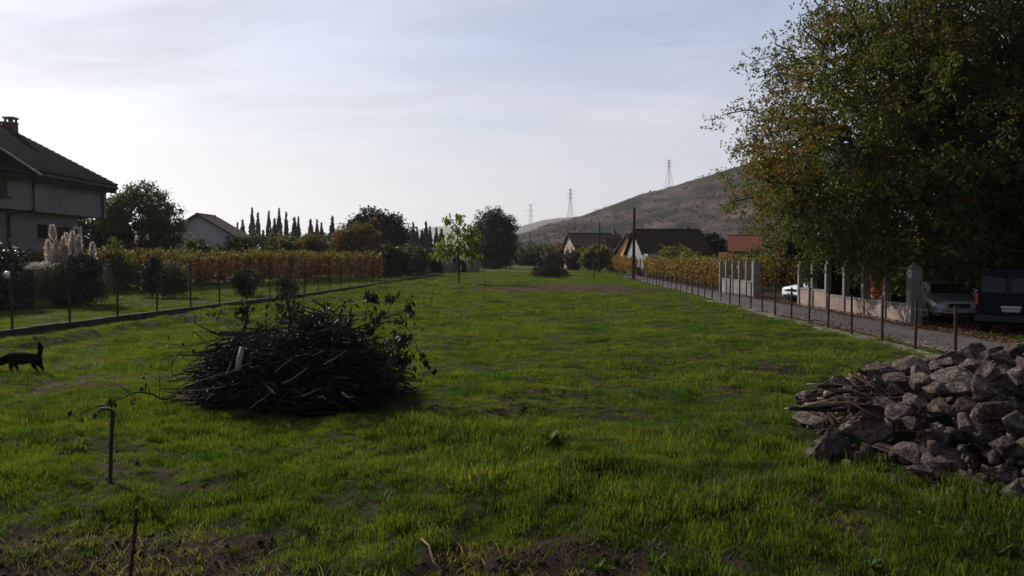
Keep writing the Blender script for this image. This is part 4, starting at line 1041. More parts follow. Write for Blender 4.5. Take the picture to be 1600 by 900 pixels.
def pylon(label, x, y, z, h, arms=3, wide=False):
    t = T('pylon', label, 'pylon', (x, y, z), .35); mb = MB()
    b = h * (.12 if wide else .085); prof = [(0, b), (.35, b * .62), (.62, b * .3), (1.0, b * .10)]
    for sx in (-1, 1):
        for sy in (-1, 1): mb.tube([(sx * w, sy * w, -2 if q == 0 else f * h) for q, (f, w) in enumerate(prof)], .2, 4)
    mb.build('leg', M['galv'], t); mb = MB(); n = 11
    for k in range(n):
        f0, f1 = k / n, (k + 1) / n; w0 = np.interp(f0, [p[0] for p in prof], [p[1] for p in prof]); w1 = np.interp(f1, [p[0] for p in prof], [p[1] for p in prof])
        for s in (-1, 1):
            mb.tube([(s * w0, -w0, f0 * h), (s * w1, w1, f1 * h)], .06, 3); mb.tube([(-w0, s * w0, f0 * h), (w1, s * w1, f1 * h)], .06, 3); mb.tube([(w0, s * w0, f0 * h), (-w1, s * w1, f1 * h)], .06, 3)
    mb.build('lattice', M['galv'], t); 
    for k in range(arms):
        mb = MB(); zz = h * (.97 - .11 * k); a = h * (.10, .17, .13)[k % 3]
        for s in (-1, 1):
            mb.tube([(0, 0, zz + .9), (s * a, 0, zz), (0, 0, zz - .2)], .2, 3); mb.tube([(s * a, 0, zz), (s * a, 0, zz - 1.6)], .09, 4)
        mb.build('crossarm', M['galv'], t)
pylon('tall lattice pylon on the hilltop crest', 174, 895, 80, 31, 3, True)
pylon('lattice pylon standing at the foot of the hill ridge', 63, 870, 36, 41, 3)
pylon('farthest pylon, above the pale distant hill', 29, 1250, 12, 74, 3)

# ------------------------------------------------------------------ trees
GRN = [(.030, .050, .012), (.045, .066, .016), (.022, .040, .010)]
DRK = [(.014, .022, .009), (.020, .030, .012), (.010, .016, .008)]
OLV = [(.045, .055, .020), (.06, .065, .022), (.035, .045, .018)]
ORG = [(.20, .085, .02), (.15, .075, .02), (.09, .07, .02), (.24, .12, .03)]
AUT = [(.036, .053, .012), (.066, .080, .016), (.098, .098, .018), (.12, .068, .016), (.050, .068, .014)]
def walnut_patch(cl, rng):
    """autumn colour comes on branch by branch"""
    n = fbm(cl[:, 0] * .35 + 3, cl[:, 2] * .4 + cl[:, 1] * .2, 44, 3); r = rng.random(len(cl)) * .16 + n
    return np.select([r < .52, r < .63, r < .73, r < .79], [0, 4, 1, 2], 3)
make_tree('walnut_tree', 'huge spreading autumn walnut tree hanging over the road wall', (17.2, 32.0),
          [(-1.2, 0, 7.3, 7.6, 7, 6.3), (2.5, 1, 10.0, 7.0, 6, 5.6), (2.5, 1, 6.0, 7.0, 6, 4.6), (-1.2, -1, 11.4, 4.6, 5, 3.4), (-4.9, .5, 5.6, 3.8, 4.5, 3.2), (-1.5, 1.5, 4.0, 5.4, 4, 2.3)],
          1950, 29, .14, AUT, .36, 7.5, .50, 11, leafm='leaf', hollow=.35, gap=.30, patch=walnut_patch, step=.8, rough=.14, comp=5, aspect=.46, sag=.05, tipr=.011, expo=.45)
make_tree('dark_tree', 'dense dark tree filling the right edge behind the van', (24.5, 31.0), [(0, 0, 9.5, 8.0, 6, 7.5), (-1, -1, 4.5, 6.5, 4, 3.2)], 620, 110, .21, [(.024, .034, .012), (.03, .04, .013), (.05, .045, .013)], .32, 8, .75, 12, leafm='leaf', hollow=.3, gap=.30, step=.9)
make_tree('broad_green_tree', 'broad green tree between the left house and the white house', (-35.6, 77), [(0, 0, 5.2, 3.8, 3, 3.7), (-.3, 0, 7.2, 2.4, 2, 2.1), (1.3, 0, 3.8, 2.3, 2, 2.5)], 230, 105, .23, [(.032, .048, .010), (.055, .075, .014), (.02, .033, .009)], .2, 4, .5, 13, gap=.3, aspect=.6)
make_tree('yellowing_bush', 'low yellow green bush at the foot of the broad green tree', (-26.3, 53), [(0, 0, 1.7, 1.6, 1.4, 1.5)], 50, 80, .17, [(.07, .085, .015), (.04, .055, .013)], .05, 1.4, .35, 14, aspect=.6)
make_tree('round_tree', 'dense dark dome shaped tree at the far end of the field', (-3.1, 150), [(0, 0, 5.6, 3.9, 3.8, 5.2), (0, 0, 3.2, 3.6, 3.5, 3.4)], 330, 85, .38, [(.018, .028, .010), (.026, .038, .012)], .3, 6, .7, 15, leafm='leaf_dark', hollow=.5, rough=.08)
make_tree('young_tree', 'slender young tree with large yellow green leaves in the field', (-4.8, 72), [(0, 0, 4.6, 1.5, 1.3, 1.9), (-1.2, 0, 3.1, 1.1, 1, .9), (1.1, 0, 3.6, 1.2, 1, 1.5), (.9, 0, 5.0, .8, .8, .8)], 66, 17, .36, [(.10, .13, .018), (.15, .17, .025), (.07, .10, .016)], .085, 5.2, .40, 16, leafm='leaf', hollow=.2, droop=1.3, aspect=.55, step=.5, tipr=.014, expo=.7, sag=-.02)
make_tree('dark_orchard_tree', 'wide dark green tree behind the orange bush in the middle distance', (-20.4, 120), [(0, 0, 5.6, 3.4, 3, 3.3), (2.6, 0, 5.0, 2.4, 2.6, 3.2), (-1.5, 0, 6.5, 2.0, 2, 2.0)], 260, 70, .42, DRK, .25, 5, .75, 17, leafm='leaf_dark', gap=.2)
make_tree('orange_tree', 'rounded orange brown autumn tree behind the left vineyard', (-18.3, 95), [(0, 0, 3.4, 3.3, 2.6, 2.9), (-1.6, 0, 2.6, 2.8, 2, 1.8)], 150, 90, .26, [(.11, .055, .018), (.075, .055, .018), (.05, .052, .016), (.06, .04, .016)], .15, 3.4, .55, 18, aspect=.6)
bush_specs = [  # x, y, rx, h, palette, seed, label
    (-31.0, 93, 3.0, 4.9, OLV, 31, 'low olive bush left of the cypresses above the red vines'),
    (-26.6, 92, 3.2, 4.7, OLV, 32, 'broad olive bush directly below the tallest cypresses'),
    (-23.2, 90, 2.8, 4.8, [(.07, .065, .025), (.09, .06, .025), (.05, .06, .02)], 33, 'brownish thin topped bush between the vines and the orange tree'),
    (-14.6, 92, 3.0, 3.6, [(.03, .042, .016), (.022, .03, .012)], 34, 'dark green bush just right of the orange tree'),
    (-12.9, 100, 2.6, 3.4, [(.05, .055, .02), (.035, .045, .018)], 35, 'olive bush beside the left round topped shelter'),
    (-39.0, 77.5, 2.6, 7.6, DRK, 55, 'dark climber covered shrubbery at the far corner of the two storey house'),
    (-34.5, 88, 2.5, 3.9, GRN, 36, 'green bush before the white gabled house'),
    (10.6, 172, 3.6, 5.0, [(.07, .06, .025), (.05, .05, .02), (.09, .06, .03)], 37, 'brown green thicket behind the far brush pile'),
    (4.0, 190, 4, 4.2, [(.05, .06, .022), (.04, .045, .02)], 38, 'low green thicket below the distant shed'),
    (13.0, 128, 2.3, 4.4, [(.10, .11, .022), (.07, .08, .02), (.05, .055, .02)], 39, 'yellow green bush before the pinkish house'),
    (10.6, 138, 1.5, 3.2, [(.09, .045, .03), (.06, .035, .025)], 56, 'reddish brown shrub before the pinkish gable'),
    (16.5, 133, 2.0, 3.6, [(.07, .06, .05), (.05, .045, .035)], 40, 'greyish purple bush before the low outbuilding'),
    (19.0, 93, 2.6, 3.2, [(.13, .14, .024), (.10, .115, .02), (.07, .08, .02)], 41, 'rounded yellow green bush before the farmhouse wall'),
    (31.5, 130, 3.4, 6.0, DRK, 42, 'dark rounded tree between farmhouse and red house'),
    (27.2, 84, 2.6, 3.6, [(.05, .045, .03), (.07, .05, .03), (.04, .045, .02)], 43, 'brownish bush before the red house'),
    (20.5, 60, 2.2, 4.6, [(.055, .055, .03), (.045, .05, .03)], 44, 'greyish airy bush behind the driveway gap'),
    (18.3, 36.5, 1.2, 2.2, [(.09, .12, .02), (.06, .09, .018)], 45, 'bright green shrub behind the concrete wall'),
    (17.5, 39.5, 1.3, 2.8, [(.06, .08, .018), (.04, .055, .015)], 46, 'second green shrub behind the wall, under the walnut'),
    (24.0, 40.0, 4.5, 5.5, DRK, 47, 'dark shrub mass behind the wall at right'),
    (35.5, 72, 5, 8, [(.03, .034, .016), (.04, .04, .02)], 48, 'large dark tree behind the walnut crown'),
    (15.6, 39.3, 1.1, 2.6, [(.022, .03, .012), (.03, .036, .014)], 50, 'dark shrub pressed against the far end of the long wall'),
    (24.5, 50.0, 3.8, 4.6, [(.022, .03, .012), (.03, .036, .014)], 49, 'dark bush behind the brick stack'),
]
for (x, y, rx, h, pal, sd, lb) in bush_specs:
    make_tree('bush' if h < 5 else 'tree', lb, (x, y), [(0, 0, h * .52, rx, rx * .8, h * .48), (rx * .3, 0, h * .62, rx * .5, rx * .5, h * .36)], int(40 + 12 * rx * h * .5), 85, .16 + .0018 * y, pal, .1, h * .6, .30 + .12 * rx * .5, sd, hollow=.3, gap=.2, aspect=.6, cat='bush' if h < 5 else 'tree', rough=.3)
# far cypresses, each its own tree
def cypress_meshes(seed):
    rng = np.random.default_rng(seed); n = 1500; z = rng.random(n) ** .8
    w = .11 * np.sin(np.clip(z * 1.02 + .06, 0, 1) ** .75 * PI) ** .75 * (1 + .35 * (vnoise(z * 9, z * 0 + seed, seed) - .5)); a = rng.random(n) * 2 * PI; r = w * np.sqrt(.35 + .65 * rng.random(n))
    P = np.stack([r * np.cos(a), r * np.sin(a), z * .98 + .02], 1)
    V, Q, t = leaves(P, .055, rng, [(.016, .026, .016), (.022, .032, .018)], droop=-1.6, aspect=.5)
    c = np_mesh('crown', V, Q, M['leaf_dark'], t); mb = MB(); mb.tube([(0, 0, -.02), (0, 0, .8)], [.014, .004], 5); return mb.mesh('trunk', M['bark']), c
cyp = [cypress_meshes(k) for k in (1, 2, 3)]
Yc = 190
ORD = 'first second third fourth fifth sixth seventh eighth ninth tenth eleventh twelfth thirteenth fourteenth fifteenth'.split()
cl = [(380, 346, 12), (395, 329, 12), (404, 336, 11), (421, 333, 10), (437, 330, 12), (448, 335, 10), (461, 343, 14), (467, 342, 10), (486, 346, 14), (496, 346, 10), (503, 351, 12), (520, 341, 13), (372, 350, 10), (430, 345, 14), (412, 362, 12),
      (646, 350, 10), (652, 357, 9), (666, 349, 11), (672, 356, 10), (682, 358, 11), (690, 360, 14), (660, 362, 14)]
for i, (px, py, w) in enumerate(cl):
    y = Yc + (i * 7.3) % 11; x = (px - 800) / F * y; h = (403 - py) / F * y + CAMZ - G(x, y)
    L_ = sorted(range(15) if i < 15 else range(15, 22), key=lambda q: cl[q][0]); o = T('cypress', '%s dark cypress from the left in the %s' % (ORD[L_.index(i)], 'far row behind the red vineyard' if i < 15 else 'far group just left of the young tree'), 'cypress', (x, y, G(x, y)), i * 1.3, 'far cypresses behind the vineyard' if i < 15 else 'far cypresses left of the young tree', (w / F * y * 4.6, w / F * y * 4.6, h))
    link('trunk', cyp[i % 3][0], o); link('crown', cyp[i % 3][1], o)
# distant hedge line and scrub belt
def belt(name, label, x0, x1, y, h, d, n, pal, size, seed, prof=None):
    rng = np.random.default_rng(seed); x = x0 + (x1 - x0) * rng.random(n); hh = h * (.55 + .75 * fbm(x * .22, x * 0 + seed, seed, 4)); z = hh * rng.random(n) ** .7
    P = np.stack([x, y + (rng.random(n) - .5) * d, z + gz(x, x * 0 + y)], 1)
    V, Q, t = leaves(P, size, rng, pal, aspect=.7); link(name, np_mesh(name, V, Q, M['leaf_dark'], t), kind='stuff', label=label, category='hedge')
belt('far_hedge', 'low dark hedge line closing the far end of the field', -12, 22, 205, 2.6, 4, 7000, DRK, .6, 51)
belt('far_treeline', 'dark mass of far trees along the valley floor', -190, -24, 215, 8.2, 14, 16000, [(.018, .024, .014), (.024, .03, .016)], 1.0, 52)
belt('far_scrub', 'brownish scrub belt along the foot of the hill', 8, 330, 270, 6.5, 60, 24000, [(.045, .04, .028), (.035, .04, .02), (.055, .045, .03)], 1.1, 53)
belt('garden_thicket', 'tangle of low dark shrubs behind the left vines', -60, -24, 72, 2.0, 8, 8000, DRK + OLV, .3, 54)

# ------------------------------------------------------------------ vines
def vine_proto(seed, pal, weights, h=2.2, w=.75, nl=300, size=.15, low=.55):
    rng = np.random.default_rng(seed); mb = MB()
    st = [(rng.normal() * .03, rng.normal() * .03, -.1), (rng.normal() * .06, rng.normal() * .05, .5), (rng.normal() * .1, 0, 1.0), (rng.normal() * .15, 0, h * .62)]
    mb.tube(st, [.035, .03, .025, .015], 5)
    for k in range(5):
        a = Vector(st[2 + (k % 2)]); e = Vector((rng.uniform(-1, 1) * w, rng.uniform(-.2, .2), rng.uniform(.6, 1.05) * h)); mb.tube([a, (a + e) / 2 + Vector((0, 0, .2)), e, e + Vector((rng.uniform(-.2, .2), rng.uniform(-.2, .2), -.35 * rng.random()))], [.012, .009, .006, .003], 4)
    n = nl; x = rng.uniform(-1, 1, n) * w; z = low * h + (1 - low) * h * rng.random(n) ** .75; z = z + .16 * np.sin(x * 5 + seed) + .10 * np.sin(x * 13 + seed * 2) - .22 * h * rng.random(n) ** 3
    y = rng.normal(size=n) * .20
    P = np.stack([x, y, z], 1)
    # redder below, greener shoots on top: those are older leaves
    pa = np.array(pal); top = (z / h + rng.normal(size=n) * .12) > .93
    idx = np.where(top, rng.integers(0, 2, n), 2 + rng.choice(len(pal) - 2, n, p=weights))
    V, Q, t = leaves(P, size, rng, pal, droop=.8, aspect=.9, palidx=idx)
    return mb.mesh('stem', M['bark']), np_mesh('foliage', V, Q, M['leaf'], t)
LP = [(.070, .090, .018), (.11, .11, .022), (.11, .034, .022), (.13, .060, .024), (.085, .038, .022), (.085, .080, .024), (.05, .034, .02)]
RP = [(.06, .075, .014), (.11, .10, .016), (.18, .105, .018), (.14, .07, .018), (.08, .08, .016), (.09, .045, .02), (.05, .03, .015)]
lv = [vine_proto(k, LP, (.30, .22, .22, .14, .12), 2.75, .85, 560, .155, .30) for k in range(5)]
lv2 = [vine_proto(k + 20, LP, (.12, .12, .16, .40, .20), 2.75, .85, 420, .16, .5) for k in range(3)]
rv = [vine_proto(k + 40, RP, (.34, .22, .2, .14, .1), 2.4, .85, 320, .17, .3) for k in range(5)]
def plant(meshes, x, y, rz, label, group, s=1):
    o = T('grapevine', label, 'grapevine', (x, y, G(x, y)), rz, group, s); link('stem', meshes[0], o); link('foliage', meshes[1], o)
random.seed(9)
A, B = (-27.3, 49), (-13.6, 84); dx, dy = B[0] - A[0], B[1] - A[1]; LL = math.hypot(dx, dy); ux, uy = dx / LL, dy / LL; nx_, ny_ = -uy, ux
for r in range(4):
    n = int(LL / 1.35)
    for k in range(n):
        f = (k + .5) / n * LL; x = A[0] + ux * f + nx_ * 2.3 * r; y = A[1] + uy * f + ny_ * 2.3 * r
        ms = lv[random.randrange(5)] if r == 0 else (lv2[random.randrange(3)] if random.random() < .6 else lv[random.randrange(5)])
        plant(ms, x + random.uniform(-.1, .1), y + random.uniform(-.1, .1), math.atan2(dy, dx) + random.choice((0, PI)) + random.uniform(-.15, .15), 'red and orange grapevine in the %s row of the vineyard beyond the left fence' % ('front', 'second', 'third', 'rearmost')[r], '%s row of red leaved vines' % ('front', 'second', 'third', 'rearmost')[r], random.uniform(.92, 1.08))
pm = MB(); pm.box((0, 0, 1.2), (.08, .08, 2.5)); pm.tube([(-.0, 0, 2.3), (0, .0, 2.5)], .02, 4); pmesh = pm.mesh('vineyard_post', M['bark'])
for k in range(0, 27, 4):
    f = (k + .1) / 27 * LL; x = A[0] + ux * f; y = A[1] + uy * f
    link('vineyard_post', pmesh, None, (x, y, G(x, y)), label='dark wooden trellis post among the red leaved vines', category='post', group='trellis posts in the left vineyard')
for r in range(5):
    y = 59.0 + r * .6
    while y < (129 if r == 0 else 100 if r == 1 else 82):
        x = float(road_r(y)) + .75 + 2.0 * r if y < 102 else 15.55 + (y - 102) * .01
        plant(rv[random.randrange(5)], x, y, PI / 2 + random.uniform(-.2, .2), 'yellow and orange grapevine in the %s row right of the road' % ('roadside', 'second', 'third', 'fourth', 'farthest')[r], '%s row of yellow vines' % ('roadside', 'second', 'third', 'fourth', 'farthest')[r], random.uniform(.9, 1.1))
        y += 1.55
for k in range(9):
    plant(rv[k % 5], 17.0 + k * 1.35, 57.5 + random.uniform(-.3, .3), random.uniform(-.2, .2), 'orange leaved grapevine behind the driveway gap', 'orange vines behind the driveway', 1.05)
# ------------------------------------------------------------------ garden at the left
def pampas(label, x, y, R, H, plumes, seed, rz=0):
    rng = np.random.default_rng(seed); t = T('pampas_grass', label, 'ornamental grass', (x, y, G(x, y)), rz)
    n = 4200; a = rng.random(n) * 2 * PI; out = R * (.15 + 1.0 * rng.random(n) ** .7); h = H * (.25 + .85 * rng.random(n)); w = .012 + .01 * rng.random(n)
    d = np.stack([np.cos(a), np.sin(a), np.zeros(n)], 1); s = np.stack([-np.sin(a), np.cos(a), np.zeros(n)], 1) * w[:, None]
    r0 = .35 * rng.random(n); Z = np.array([0, 0, 1.0])
    fr = [(0, 0), (.30, .62), (.62, .95), (.88, .88), (1.05, .50)]
    V = np.zeros((n, 10, 3))
    for k, (u, v) in enumerate(fr):
        p = d * (r0 + out * u)[:, None] + Z * (h * v)[:, None] * (1 if k < 4 else 1); V[:, 2 * k] = p - s * (1 - .2 * k); V[:, 2 * k + 1] = p + s * (1 - .2 * k)
    b = np.arange(n)[:, None] * 10; Q = np.concatenate([b + np.array([2 * k, 2 * k + 1, 2 * k + 3, 2 * k + 2]) for k in range(4)])
    pal = np.array([(.06, .075, .03), (.085, .09, .042), (.045, .06, .022), (.12, .105, .06)]); ti = pal[rng.integers(0, 4, n)]
    link('foliage', np_mesh('foliage', V.reshape(-1, 3), Q, M['leaf'], np.concatenate([ti] * 4)), t)
    for (px_, pz, ph, lean) in plumes:
        nn = 900; f = rng.random(nn); rr = ph * .19 * np.sin(np.clip(f * .93 + .07, 0, 1) ** .65 * PI) ** .8
        aa = rng.random(nn) * 2 * PI; c = np.stack([px_ + lean * f * ph, np.full(nn, rng.uniform(-.5, .5)), pz + f * ph], 1)
        P = c + np.stack([rr * np.cos(aa), rr * np.sin(aa), 0 * f], 1) * (rng.random((nn, 1)) ** .5) + np.stack([.0 * f, 0 * f, 0 * f], 1)
        LV, LQ, ti = leaves(P, .13, rng, [(.70, .60, .50), (.58, .47, .38), (.80, .72, .62)], droop=-.9, aspect=.22)
        pl = link('plume', np_mesh('plume', LV, LQ, M['plume'], ti), t)
        mb = MB(); mb.tube([(px_ * .5, c[0, 1] * .5, .2), (px_, c[0, 1], pz + .1), (px_ + lean * ph * .8, c[0, 1], pz + ph * .8)], [.018, .012, .006], 5); mb.build('plume_stalk', M['stick_pale'], pl)
pl = []
for (pxx, ptop, pbot) in ((83, 351, 371), (80, 374, 404), (88, 382, 408), (97, 363, 400), (92, 376, 405), (105, 370, 404), (112, 372, 398), (120, 362, 388), (131, 368, 386), (144, 378, 404), (101, 380, 408), (109, 384, 406)):
    pl.append(((pxx - 100) / F * 38, CAMZ + (403 - pbot) / F * 38 - .22, (pbot - ptop) / F * 38, random.uniform(-.12, .12) + (pxx == 144) * .15 - (pxx == 83) * .15))
pampas('large pampas grass clump with upright cream plumes in the left garden', -21.2, 38, 1.75, 2.05, pl, 61)
make_tree('oleander_bush', 'dark glossy bush growing against the right side of the pampas clump', (-19.55, 37.0), [(0, 0, 1.1, .62, .6, 1.1), (-.1, 0, 1.8, .42, .4, .5)], 60, 140, .12, [(.018, .028, .012), (.026, .038, .015), (.012, .02, .01)], .06, 1.6, .3, 62, leafm='leaf_glossy', hollow=.2, cat='bush')
make_tree('garden_bush', 'big dark garden bush before the left house wall', (-22.3, 35.2), [(0, 0, 1.3, .9, .8, 1.3), (-1.3, 0, 1.3, 1.1, .9, 1.2)], 110, 120, .14, [(.018, .03, .014), (.025, .04, .016), (.03, .05, .02)], .07, 1.6, .35, 63, leafm='leaf_glossy', hollow=.2, cat='bush')
make_tree('garden_bush', 'smaller dark bush at the very left edge beside the white globe', (-22.6, 33.0), [(0, 0, 1.3, 1.2, 1.0, 1.3)], 80, 110, .14, [(.014, .026, .012), (.02, .034, .014)], .06, 1.4, .35, 64, leafm='leaf_glossy', hollow=.2, cat='bush')
make_tree('conifer', 'small dark egg shaped conifer on the garden lawn', (-20.6, 46.0), [(0, 0, 1.1, .62, .6, .95), (.1, 0, 1.7, .38, .36, .6)], 110, 110, .09, [(.012, .02, .012), (.016, .026, .014)], .05, 1.9, .16, 65, leafm='leaf_dark', hollow=.3, rough=.06, cat='tree')
make_tree('variegated_bush', 'low bush with pale flecked leaves right of the dark conifer', (-19.2, 45.6), [(0, 0, .95, .85, .7, .95)], 60, 100, .11, [(.035, .05, .02), (.05, .065, .03), (.16, .17, .12), (.03, .045, .018)], .05, 1.0, .26, 66, hollow=.3, cat='bush')
make_tree('garden_shrub', 'dark round shrub on the lawn left of the brush pile top', (-15.6, 46.8), [(0, 0, .85, .7, .6, .7)], 45, 110, .11, [(.016, .024, .012), (.022, .03, .014)], .07, 1.1, .25, 67, hollow=.3, cat='bush')
make_tree('garden_shrub', 'low dark shrub beside the kerb behind the brush pile top', (-14.3, 50.5), [(0, 0, .6, .6, .5, .5)], 30, 90, .11, [(.02, .026, .012), (.03, .03, .014)], .06, 1.1, .25, 68, hollow=.3, cat='bush')
def bench():
    t = T('garden_bench', 'low dark wooden slatted garden bench at the left edge', 'bench', (-23.0, 35.6, G(-23, 35.6)), math.radians(-32))
    for k in range(3): mb = MB(); mb.box((0, -.14 + .14 * k, .45), (2.2, .11, .035)); mb.build('seat_slat', M['dark_wood'], t)
    for k in range(3): mb = MB(); mb.box((0, .26 + .03 * k, .62 + .15 * k), (2.2, .03, .11)); mb.build('back_slat', M['dark_wood'], t)
    for s in (-1, 1):
        mb = MB(); mb.box((s * .95, -.12, .21), (.06, .06, .42)); mb.build('leg', M['dark_wood'], t)
        mb = MB(); mb.tube([(s * .95, .2, 0), (s * .95, .22, .5), (s * .95, .36, 1.02)], .035, 5); mb.build('leg', M['dark_wood'], t)
bench()
t = T('lamp_globe', 'white globe on a short post among the shrubs at the left edge', 'garden globe', (-20.9, 33.3, G(-20.9, 33.3)))
mb = MB(); mb.lathe([(.17 * math.sin(PI * k / 12) + .001, -.17 * math.cos(PI * k / 12)) for k in range(13)], 20, (0, 0, 1.55)); mb.build('globe', M['white_globe'], t, smooth=True)
mb = MB(); mb.tube([(0, 0, -.1), (0, 0, 1.4)], .035, 8); mb.lathe([(.07, 1.36), (.09, 1.4), (.05, 1.43)], 10); mb.build('post', M['dark'], t)
t = T('garden_pillar', 'short grey rendered pillar in the shade left of the pampas grass', 'pillar', (-22.0, 36.4, G(-22, 36)))
mb = MB(); mb.box((0, 0, .85), (.42, .42, 1.7)); mb.build('shaft', M['slate_pillar'], t); mb = MB(); mb.box((0, 0, 1.74), (.52, .52, .08)); mb.build('cap', M['slate_pillar'], t)
t = T('log_border', 'low row of rounded edging logs at the left garden', 'edging', (-21.5, 33.6, G(-21.5, 33.6)), .3)
for k in range(6):
    mb = MB(); mb.tube([(-1.4 + k * .42, 0, .14), (-1.02 + k * .42, random.uniform(-.05, .05), .15)], [.13, .12], 8); mb.build('log', M['stick'], t)
def litter(label, x, y, s, seed):
    rng = random.Random(seed); mb = MB(); pts = [(rng.uniform(-1, 1) * s, rng.uniform(-.6, .6) * s, rng.uniform(.2, 1) * s * .7) for _ in range(7)]
    mb.add(pts, [(0, 1, 2), (0, 2, 3), (1, 4, 2), (2, 4, 5), (3, 2, 6), (0, 3, 1), (6, 2, 5), (1, 3, 4)])
    o = mb.build('plastic_scrap', M['litter']); o.location = (x, y, G(x, y) + .02); o['label'] = label; o['category'] = 'litter'
litter('crumpled white plastic scrap beside the dark conifer', -21.6, 44.5, .17, 1)
litter('small white plastic pot on the lawn left of the brush pile', -16.5, 45.5, .15, 2)
litter('white flecked scrap by the variegated bush base', -19.2, 43.9, .1, 5)
litter('small white paper scrap out in the open field', 4.4, 21.7, .085, 3)
litter('pale scrap lying on the asphalt by the wall foot', 13.7, 38.0, .10, 4)
litter('pale shred lying on the bare earth at lower left', -3.55, 6.42, .045, 6)
litter('white shred on the ground near the rusty rod', -2.55, 6.15, .04, 7)
litter('pale leaf-like scrap at the lower left corner', -3.95, 6.0, .035, 8)

# ------------------------------------------------------------------ standpipe and rod
def standpipe():
    x, y = -4.32, 8.55; z = G(x, y)
    t = T('standpipe', 'dull green standpipe with a small tap in the foreground grass', 'tap', (x, y, z)); mb = MB()
    mb.tube([(-.0, 0, -.15), (.02, 0, .4), (.045, 0, .74)], .021, 10); mb.lathe([(.026, 0), (.026, .05)], 10, (.044, 0, .70)); mb.build('pipe', M['green_steel'], t, smooth=False)
    mb = MB(); mb.tube([(.045, 0, .74), (.035, 0, .775), (.0, 0, .79), (-.04, 0, .785), (-.05, 0, .79)], [.02, .02, .018, .017, .02], 8); mb.build('elbow', M['green_steel'], t)
    mb = MB(); mb.tube([(-.05, 0, .79), (-.085, 0, .79), (-.105, 0, .775), (-.11, 0, .745)], [.019, .017, .014, .013], 8); mb.lathe([(.008, .79), (.008, .83)], 6, (-.075, 0, 0)); tp = mb.build('tap', M['brass'], t)
    mb = MB(); mb.box((-.075, 0, .835), (.07, .016, .014), rz=.5); mb.build('tap_handle', M['brass'], tp)
standpipe()
x, y = -2.77, 5.72; mb = MB(); mb.tube([(-.03, 0, -.1), (0, 0, .25), (.035, .01, .5), (.06, .0, .66)], [.013, .012, .012, .013], 7)
for k in range(9): mb.tube([(-.02 + .009 * k, 0, .02 + k * .072), (-.018 + .009 * k, 0, .032 + k * .072)], .0165, 7)
o = mb.build('reinforcing_rod', M['rusty'], None, loc=(x, y, G(x, y))); o['label'] = 'rusty ribbed rod stuck in the earth at lower left'; o['category'] = 'rod'; o.scale = (1.15, 1.15, 1.5)
def stick_obj(name, label, pts, rs, m, cat='stick', group=None):
    p0 = Vector(pts[0]); mb = MB(); mb.tube([Vector(p) - p0 for p in pts], rs, 6); o = mb.build(name, M[m], None, smooth=True); o.location = p0; o['label'] = label; o['category'] = cat
    if group: o['group'] = group
    return o
def gp(px, py, up=0):
    """field point seen at a pixel of the photograph"""
    v = (py - 403.0) / F; y = CAMZ / v
    for _ in range(6): y = (CAMZ - G((px - 800) / F * y, y)) / v
    x = (px - 800) / F * y; return (x, y, G(x, y) + up)
stick_obj('pale_stick', 'pale bare stick lying in the foreground grass', [gp(657, 856, .05), gp(668, 868, .06), gp(676, 880, .03), gp(692, 890, .03)], [.008, .010, .010, .006], 'stick_pale')
stick_obj('pale_stick', 'thin grey stick lying at the left edge beyond the tap', [gp(-20, 642, .03), gp(15, 636, .05), gp(48, 628, .03)], [.012, .011, .005], 'stick')

# ------------------------------------------------------------------ broad leaved weeds
def weed(label, px, py, R, n, seed, group=None, h=1.0, m='leaf'):
    x, y, z = gp(px, py); rng = np.random.default_rng(seed)
    V = []; Q = []; ti = []
    for k in range(n):
        a = rng.random() * 2 * PI; L = R * (.6 + .6 * rng.random()); el = rng.uniform(.25, 1.1); w = L * rng.uniform(.13, .2)
        d = np.array([math.cos(a) * math.cos(el), math.sin(a) * math.cos(el), math.sin(el)]); s = np.array([-math.sin(a), math.cos(a), 0]); o = len(V)
        for j, (u, ww) in enumerate(((0, .15), (.3, .8), (.6, 1), (.85, .6), (1, .05))):
            p = d * L * u * h + np.array([0, 0, -.55 * L * u * u * (1.2 - el)])
            V += [p - s * w * ww, p + np.array([0, 0, -.012]), p + s * w * ww]
        for j in range(4): b = o + 3 * j; Q += [(b, b + 1, b + 4, b + 3), (b + 1, b + 2, b + 5, b + 4)]
        c = np.array([(.045, .095, .014), (.07, .12, .02), (.035, .07, .012)][rng.integers(0, 3)]) * rng.uniform(.8, 1.2); ti += [c] * 8
    o = link('broadleaf_weed', np_mesh('broadleaf_weed', V, Q, M[m], ti), None, (x, y, z), label=label, category='weed'); 
    if group: o['group'] = group
weed('dark leafy dock tuft in the middle of the foreground', 858, 694, .22, 26, 1)
weed('leafy weed right of the middle foreground dock tuft', 1062, 698, .19, 20, 2)
weed('small leafy weed well left of the stick heap', 1132, 684, .13, 12, 3)
weed('bright broad leaved weed at the bottom edge, left of centre right', 935, 893, .16, 16, 4)
weed('bright broad leaved weed near the bottom edge below the stone heap', 1362, 893, .18, 18, 5)
weed('second bright weed low in the grass right of the bottom centre', 1030, 872, .13, 12, 6)
for k, (a, b) in enumerate(((1475, 822), (1510, 812), (1538, 826), (1572, 838), (1500, 842), (1592, 815), (1555, 806), (1440, 812))):
    weed('bright broad leaved weed in the patch below the stone heap', a, b, .15, 13, 10 + k, 'weeds below the stone heap')
for k, (a, b) in enumerate(((600, 812), (350, 800), (700, 770), (1180, 800), (120, 700), (480, 742), (1250, 860), (820, 820))):
    weed('small leafy weed scattered in the foreground turf', a, b, .09, 9, 30 + k, 'small weeds in the foreground turf')

